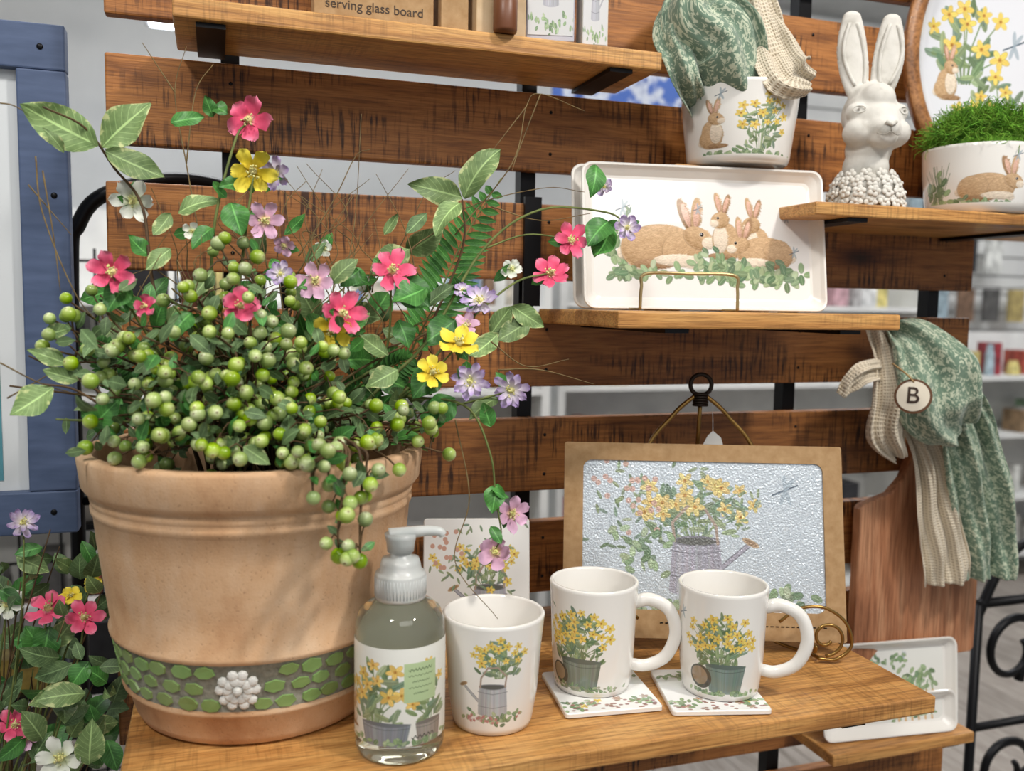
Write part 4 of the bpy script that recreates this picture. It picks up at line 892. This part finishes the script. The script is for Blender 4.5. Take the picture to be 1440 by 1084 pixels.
# ============================================================ HANGING BOARD, TOWEL, LOWER TRAYS
mAc=WOOD('acacia_board',[(.25,(128,78,50)),(.45,(178,120,84)),(.6,(204,150,112)),(.8,(152,98,66))],.0,.5,.08,(16,16,1.6))
cbg=group('wooden_cutting_board',(.985,1.036,-.39)); mb=MB()
w=.112; pts=[(-w,-.12),(-w,.108),(-w+.006,.114),(-.06,.128),(-.038,.15),(-.028,.175),(-.022,.205),(-.01,.215),(.01,.215),(.022,.205),(.028,.175),(.038,.15),(.06,.128),(w-.006,.114),(w,.108),(w,-.12),(w-.006,-.126),(-w+.006,-.126)]
n=len(pts); mb.add([(x,-.008,z) for x,z in pts]+[(x,.008,z) for x,z in pts],[tuple(range(n)),tuple(range(2*n-1,n-1,-1))]+[(i,n+i,n+(i+1)%n,(i+1)%n) for i in range(n)],0)
o=mb.build('board_with_handle',[mAc],cbg,False,recalc=True); bevel(o,.002)
mb=MB(); tube(mb,cat([V((0,-.010,.205)),V((.0,-.03,.235)),V((0,-.018,.255)),V((0,.012,.262)),V((0,.024,.262))],5),.0025,n=8); mb.build('hook',[mBlack],cbg)
random.seed(101)
def cvtray():
    c=Cv(900,500,(.90,.90,.88)); dragonfly(c,180,120,60); dragonfly(c,560,90,50)
    for i in range(3): greens(c,random.uniform(120,800),120,160,50,14,34)
    rabbit(c,240,330,150,1); greens(c,640,260,240,140,50,44)
    for i in range(6):
        X=540+i*50; c.line([(X,330),(X+4,420)],16,(.86,.72,.54),1,5); 
        for q in range(5): c.line([(X,330),(X+random.uniform(-24,24),250+random.uniform(0,30))],4,jc((.5,.62,.44)),.9)
    greens(c,200,440,260,30,40,30); return c
imL=IM('garden_tray_print',cvtray(),.12,.4)
tray('serving_tray',(.932,1.005,-.6015),math.radians(-6),-.10,.215,.124,imL,.062)
tray('serving_tray',(.905,.978,-.6015),math.radians(-6),-.12,.215,.060,imL,.030)
shelf(.79,1.035,.958,-.603,.016,(.86,1.0))
tt=group('hanging_tea_towel',(0,0,0))
cloth('cream_waffle_bundle',[P(1228,458,1.02),P(1242,500,1.00),P(1248,560,.985),P(1243,605,.985),P(1262,640,.99)],[.012,.016,.024,.030,.012],tt,mWaf,.006,2,seed=14,wrap=1.3)
cloth('cream_waffle_side',[P(1240,518,.992),P(1215,524,.98),P(1195,540,.985),P(1182,556,.99)],[.016,.014,.012,.008],tt,mWaf,.004,1.5,seed=15)
cloth('cream_waffle_drape',[P(1262,560,1.0),P(1305,640,.99),P(1318,720,.985),P(1330,780,.985),P(1333,822,.985)],[.016,.026,.034,.034,.036],tt,mWaf,.007,2.5,seed=16,side=(.94,-.3,.12))
cloth('green_floral_bundle',[P(1252,458,1.0),P(1280,478,.98),P(1305,520,.965),P(1312,565,.965),P(1335,600,.97)],[.010,.034,.058,.060,.034],tt,mFab,.008,1.6,seed=17,wrap=1.1)
cloth('green_floral_drape',[P(1322,530,.975),P(1355,600,.965),P(1376,680,.965),P(1386,750,.97),P(1392,815,.97)],[.036,.044,.050,.044,.038],tt,mFab,.010,2.2,seed=18,side=(.94,-.3,.1))
tgp=P(1284,557,.905); gtag=group('round_paper_tag',tgp,face(tgp.x,tgp.y)-.1,-.25); 
mb=MB()
def disc(mb,r,y0,y1,mat,n=40):
    vs=[(math.cos(2*pi*i/n)*r,y,math.sin(2*pi*i/n)*r) for y in(y0,y1) for i in range(n)]
    mb.add(vs,[tuple(range(n)),tuple(range(2*n-1,n-1,-1))]+[(i,n+i,n+(i+1)%n,(i+1)%n) for i in range(n)],mat)
disc(mb,.0225,0,.0014,0); disc(mb,.0195,-.0005,0,1)
mb.build('tag_disc',[M('walnut_rim',(96,62,36),.6),M('cream_card2',(226,218,200),.7)],gtag,False,recalc=True)
tx=bpy.data.curves.new('tag_letter','FONT'); tx.body='B'; tx.size=.030; tx.align_x='CENTER'; tx.align_y='CENTER'; tx.extrude=.0002; to=bpy.data.objects.new('tag_letter',tx); COL.objects.link(to); to.parent=gtag; to.location=(0,-.0012,0); to.rotation_euler=(pi/2,0,0); tx.materials.append(M('ink_brown',(60,44,34),.7))
mb=MB(); tube(mb,cat([V((0,0,.018)),V((-.01,-.003,.028)),V((-.03,.02,.045))],5),.0012,n=6); mb.build('twine',[M('jute',(170,140,96),.9)],gtag)
# ============================================================ BLUE PICTURE FRAME (left)
mBlue=MN('slate_blue_paint',[(.3,(64,80,110)),(.7,(84,100,132))],12,(1,1,6),6,.55,.15)
fr=group('blue_framed_picture',(-.155-.30,1.14,-.268+.2835)); mb=MB()
box(mb,-.30,.30,-.012,.012,.2375,.2875); box(mb,-.30,.30,-.012,.012,-.2875,-.2375); box(mb,.250,.30,-.012,.012,-.2373,.2373); box(mb,-.30,-.250,-.012,.012,-.2373,.2373)
o=mb.build('frame_rails',[mBlue],fr,False); bevel(o,.002)
mb=MB(); box(mb,-.2498,.2498,.002,.008,-.2373,.2373); mb.build('mat_board',[M('white_mat',(214,218,220),.5)],fr,False)
random.seed(3)
c=Cv(400,400,(.62,.80,.84)); c.poly([(0,300),(400,270),(400,400),(0,400)],(.30,.55,.60)); 
for i in range(60): c.ell(random.uniform(0,400),random.uniform(230,330),30,18,0,jc((.3,.5,.25),.1),.8)
for i in range(12): c.ell(random.uniform(0,400),random.uniform(0,150),60,16,0,(.85,.92,.95),.5,8)
mb=MB(); mb.add([(-.235,.001,-.225),(.222,.001,-.225),(.222,.001,.222),(-.235,.001,.222)],[(0,1,2,3)],0,[(0,0),(1,0),(1,1),(0,1)]); mb.build('art_print',[IM('coastal_print',c,.3,.3)],fr,False)
mb=MB()
for (x,z) in ((.275,.262),(.275,-.262),(.285,.1)): sphere(mb,(x,-.0125,z),.0035,0,None,8,5,(1,.4,1))
mb.build('frame_screws',[mBlack],fr)
fs_=group('picture_display_stand',(-.465,1.175,-1.398)); mb=MB()
for X in(-.2,.2): tube(mb,[(X,0,0),(X,0,1.6)],.010,n=12); tube(mb,[(X,-.01,.008),(X,.2,.008)],.008,n=8); tube(mb,[(X,-.022,1.14),(X,0,1.14)],.006,n=8)
tube(mb,[(-.2,0,1.6),(.2,0,1.6)],.010,n=12); mb.build('stand_tubes',[mBlack],fs_)
ar=group('black_arched_rack',(0,0,0)); mb=MB()
YR=1.20
tube(mb,cat([V((-.165,YR,-1.398)),V((-.165,YR,-.4)),V((-.165,YR,.02)),V((-.155,YR,.09)),V((-.12,YR,.130)),V((-.03,YR,.15)),V((.06,YR,.12)),V((.09,YR,.02)),V((.09,YR,-.4)),V((.09,YR,-1.398))],8),.009,n=10)
for z_ in(-.25,-.55,-.85,-1.15): tube(mb,[(-.165,YR,z_),(.09,YR,z_)],.006,n=8)
mb.build('arched_tube',[mBlack],ar)
wi=group('wrought_iron_rack',(1.36,1.25,-1.398)); mb=MB()
def scroll(cx,cz,r,s=1,turns=2.2,a0=0):
    return [V((cx+s*math.cos(a0+t*turns*pi)*r*(1-.6*t),0,cz+math.sin(a0+t*turns*pi)*r*(1-.6*t))) for t in [i/28 for i in range(29)]]
for X in(-.02,.22,.46): tube(mb,[(X,0,0),(X,0,.86)],.009,n=10)
tube(mb,[(-.02,0,.86),(.46,0,.86)],.009,n=10); tube(mb,[(-.02,0,.62),(.46,0,.62)],.008,n=8)
for (cx,cz,r,s) in ((.07,.76,.075,1),(.15,.70,.06,-1),(.07,.52,.07,1),(.16,.46,.07,-1),(.30,.74,.08,1),(.36,.52,.08,-1)): tube(mb,scroll(cx,cz,r,s),.009,.006,8)
tube(mb,cat([V((-.02,0,.84)),V((.03,0,.93)),V((.10,0,.97)),V((.19,0,.92)),V((.22,0,.84))],6),.009,n=10)
mb.build('iron_scrolls',[mBlack],wi)
gf=group('black_wire_grid_fixture',(0,0,0)); mb=MB(); random.seed(13)
for i in range(12): X=-.75+i*.075; tube(mb,[(X,1.95,-1.398),(X,1.95,.10)],.003,n=5)
for i in range(20): z_=-1.35+i*.075; tube(mb,[(-.75,1.945,z_),(.08,1.945,z_)],.003,n=5)
for X in(-.75,.09): box(mb,X-.012,X+.012,1.95,1.974,-1.398,.12)
mb.build('wire_grid',[mBlack],gf,False)
mb=MB()
for j,z_ in enumerate((-.10,-.42,-.74,-1.05)):
    box(mb,-.74,.07,1.80,1.94,z_-.012,z_,0); x=-.72
    while x<0:
        w=random.uniform(.04,.11); h=random.uniform(.06,.2)
        box(mb,x,x+w,1.82,1.90,z_+.001,z_+h,random.randrange(1,6)); x+=w+random.uniform(.006,.06)
mb.build('grid_shelf_goods',[mBlack]+[MN('goods_%d'%i,[(.35,tuple(int(q*.6) for q in cc)),(.65,cc)],25,rough=.5,rand=.2) for i,cc in enumerate([(60,50,42),(170,140,70),(44,46,50),(150,146,138),(120,70,40)])],gf,False)
# ============================================================ ROOM
FZ=-1.4
mFloor=WOOD('grey_plank_floor',[(.25,(120,112,104)),(.45,(150,142,134)),(.6,(166,158,150)),(.8,(134,126,118))],0,.4,.1,(14,1.2,1))
mb=MB()
for i in range(40): box(mb,-3+i*.25,-3+(i+1)*.25-.004,-3,4.5,FZ-.03,FZ)
mb.build('floor',[mFloor],None,False)
mWall=MN('painted_store_wall',[(.3,(196,198,198)),(.7,(208,209,208))],3,rough=.7)
def room(name,x0,x1,y0,y1,z0,z1,m):
    mb=MB(); box(mb,x0,x1,y0,y1,z0,z1); return mb.build(name,[m],None,False)
room('wall_back',-3,7,4.5,4.6,FZ,1.7,mWall); room('wall_left',-3.1,-3,-3,4.6,FZ,1.7,mWall); room('wall_right',7,7.1,-3,4.6,FZ,1.7,mWall)
room('ceiling',-3,7,-3,4.5,1.7,1.75,MN('ceiling_paint',[(.3,(190,192,192)),(.7,(206,208,208))],3,rough=.8))
mb=MB()
for i in range(26): box(mb,2.9,6.9,4.44,4.495,FZ+.02+i*.116,FZ+.02+i*.116+.106)
g=group('white_slatwall_panel',(0,0,0)); mb.build('slatwall_strips',[MN('white_melamine',[(.3,(210,210,208)),(.7,(222,222,218))],5,rough=.5)],g,False)
mEm=M('light_diffuser',(240,246,255),.5,emis=6)
for (x,y,w,d,z_) in ((.15,3.3,.75,.5,.98),(-.9,3.4,.7,.35,1.25),(2.2,2.6,.9,.3,1.3),(3.8,3.4,.9,.3,1.3)):
    g=group('ceiling_light_panel',(x,y,z_)); mb=MB(); box(mb,-w/2,w/2,-d/2,d/2,0,.04); mb.build('fixture_housing',[M('fixture_white',(225,225,225),.5)],g,False)
    mb=MB(); box(mb,-w/2+.02,w/2-.02,-d/2+.02,d/2-.02,-.006,-.0005); mb.build('diffuser',[mEm],g,False)
    mb=MB()
    for s in(-1,1): tube(mb,[(s*w*.4,0,.04),(s*w*.4,0,1.699-z_)],.004,n=6)
    mb.build('suspension_rods',[mBlack],g,False)
random.seed(9)
cols=[(170,70,60),(222,220,214),(110,128,160),(206,186,120),(140,166,136),(50,50,54),(200,160,166),(170,188,198),(224,224,218),(204,196,180),(226,226,220),(140,112,88),(90,88,86),(214,214,212)]
cm=[MN('merch_%d'%i,[(.35,tuple(int(q*.7) for q in cc)),(.65,cc)],25,rough=.5,rand=.15) for i,cc in enumerate(cols)]
mGon=MN('gondola_white',[(.3,(196,196,194)),(.7,(214,214,210))],8,rough=.5)
def gondola(x0,x1,y,zs,ztop,fill=.8):
    g=group('merchandise_gondola',(0,0,0)); mb=MB(); box(mb,x0,x1,y+.30,y+.33,FZ,ztop); 
    for x in(x0,x1-.03): box(mb,x,x+.03,y,y+.30,FZ,ztop)
    for z in zs: box(mb,x0+.03,x1-.03,y,y+.30,z-.02,z)
    mb.build('gondola_frame',[mGon],g,False); mb=MB()
    for z in zs:
        x=x0+.06
        while x<x1-.12:
            w=random.uniform(.03,.09); h=random.uniform(.06,.18); 
            if random.random()<fill:
                mt=random.randrange(len(cm)); d=random.uniform(.02,.12)
                if random.random()<.4: tube(mb,[(x+w/2,y+d+.05,z+.001),(x+w/2,y+d+.05,z+h*.7),(x+w/2,y+d+.05,z+h*.72),(x+w/2,y+d+.05,z+h)],w*.42,w*.25,12,mt)
                else: box(mb,x,x+w,y+d,y+d+.12,z+.001,z+h,mt)
            x+=w+random.uniform(.003,.05)
    mb.build('assorted_products',cm,g,False)
gondola(-.9,1.15,3.0,[-1.25,-.95,-.62,-.3,.0],.30,.7)
gondola(1.3,3.1,3.3,[-1.25,-.95,-.62,-.32,.02],.36,.75)
gondola(3.25,5.2,3.5,[-1.25,-.95,-.62,-.32],-.1)
g=group('hanging_packet_display',(0,0,0)); mb=MB()
for i in range(16):
    for j in range(5):
        X=3.3+i*.2; Z0=.75-j*.3; 
        if random.random()<.35: continue
        box(mb,X,X+.12,4.30,4.32,Z0-.2,Z0,random.randrange(len(cm))); tube(mb,[(X+.06,4.25,Z0+.01),(X+.06,4.44,Z0+.01)],.004,n=5,mat=5)
mb.build('packets_on_hooks',cm,g,False)
g=group('blue_hanging_banner',(1.78,3.75,.98)); mb=MB(); box(mb,-.36,.36,-.008,.008,-.16,.16); mb.build('banner_sheet',[MN('blue_white_print',[(.42,(50,84,160)),(.5,(215,220,226)),(.56,(70,104,180))],7,rough=.6)],g,False)
mb=MB(); 
for s in(-1,1): tube(mb,[(s*.3,0,.16),(s*.3,0,.719)],.003,n=5)
mb.build('banner_wires',[mBlack],g,False)
# ============================================================ LIGHTS
def area(name,loc,tgt,size,power,col,sy=None):
    l=bpy.data.lights.new(name,'AREA'); l.energy=power; l.size=size; l.color=col
    if sy: l.shape='RECTANGLE'; l.size_y=sy
    o=bpy.data.objects.new(name,l); COL.objects.link(o); o.location=loc; o.rotation_euler=(V(tgt)-V(loc)).to_track_quat('-Z','Y').to_euler(); return o
area('track_spot_right',(1.15,-.35,1.55),(.5,.95,-.2),.20,28,(1,.95,.89))
area('track_spot_left',(-.75,-.15,1.5),(.2,.95,-.2),.22,19,(1,.97,.92))
area('ceiling_panel_front',(.4,-.9,1.65),(.4,.9,-.2),1.4,30,(1,.99,.97))
for x,y in((0,2.4),(2.6,2.2),(4.6,2.4)): area('store_panel',(x,y,1.66),(x,y+.6,-1),1.2,60,(.97,.98,1))
w=bpy.data.worlds.new('world'); S.world=w; w.use_nodes=True; bg=w.node_tree.nodes['Background']; bg.inputs[0].default_value=(.94,.96,1,1); bg.inputs[1].default_value=.5
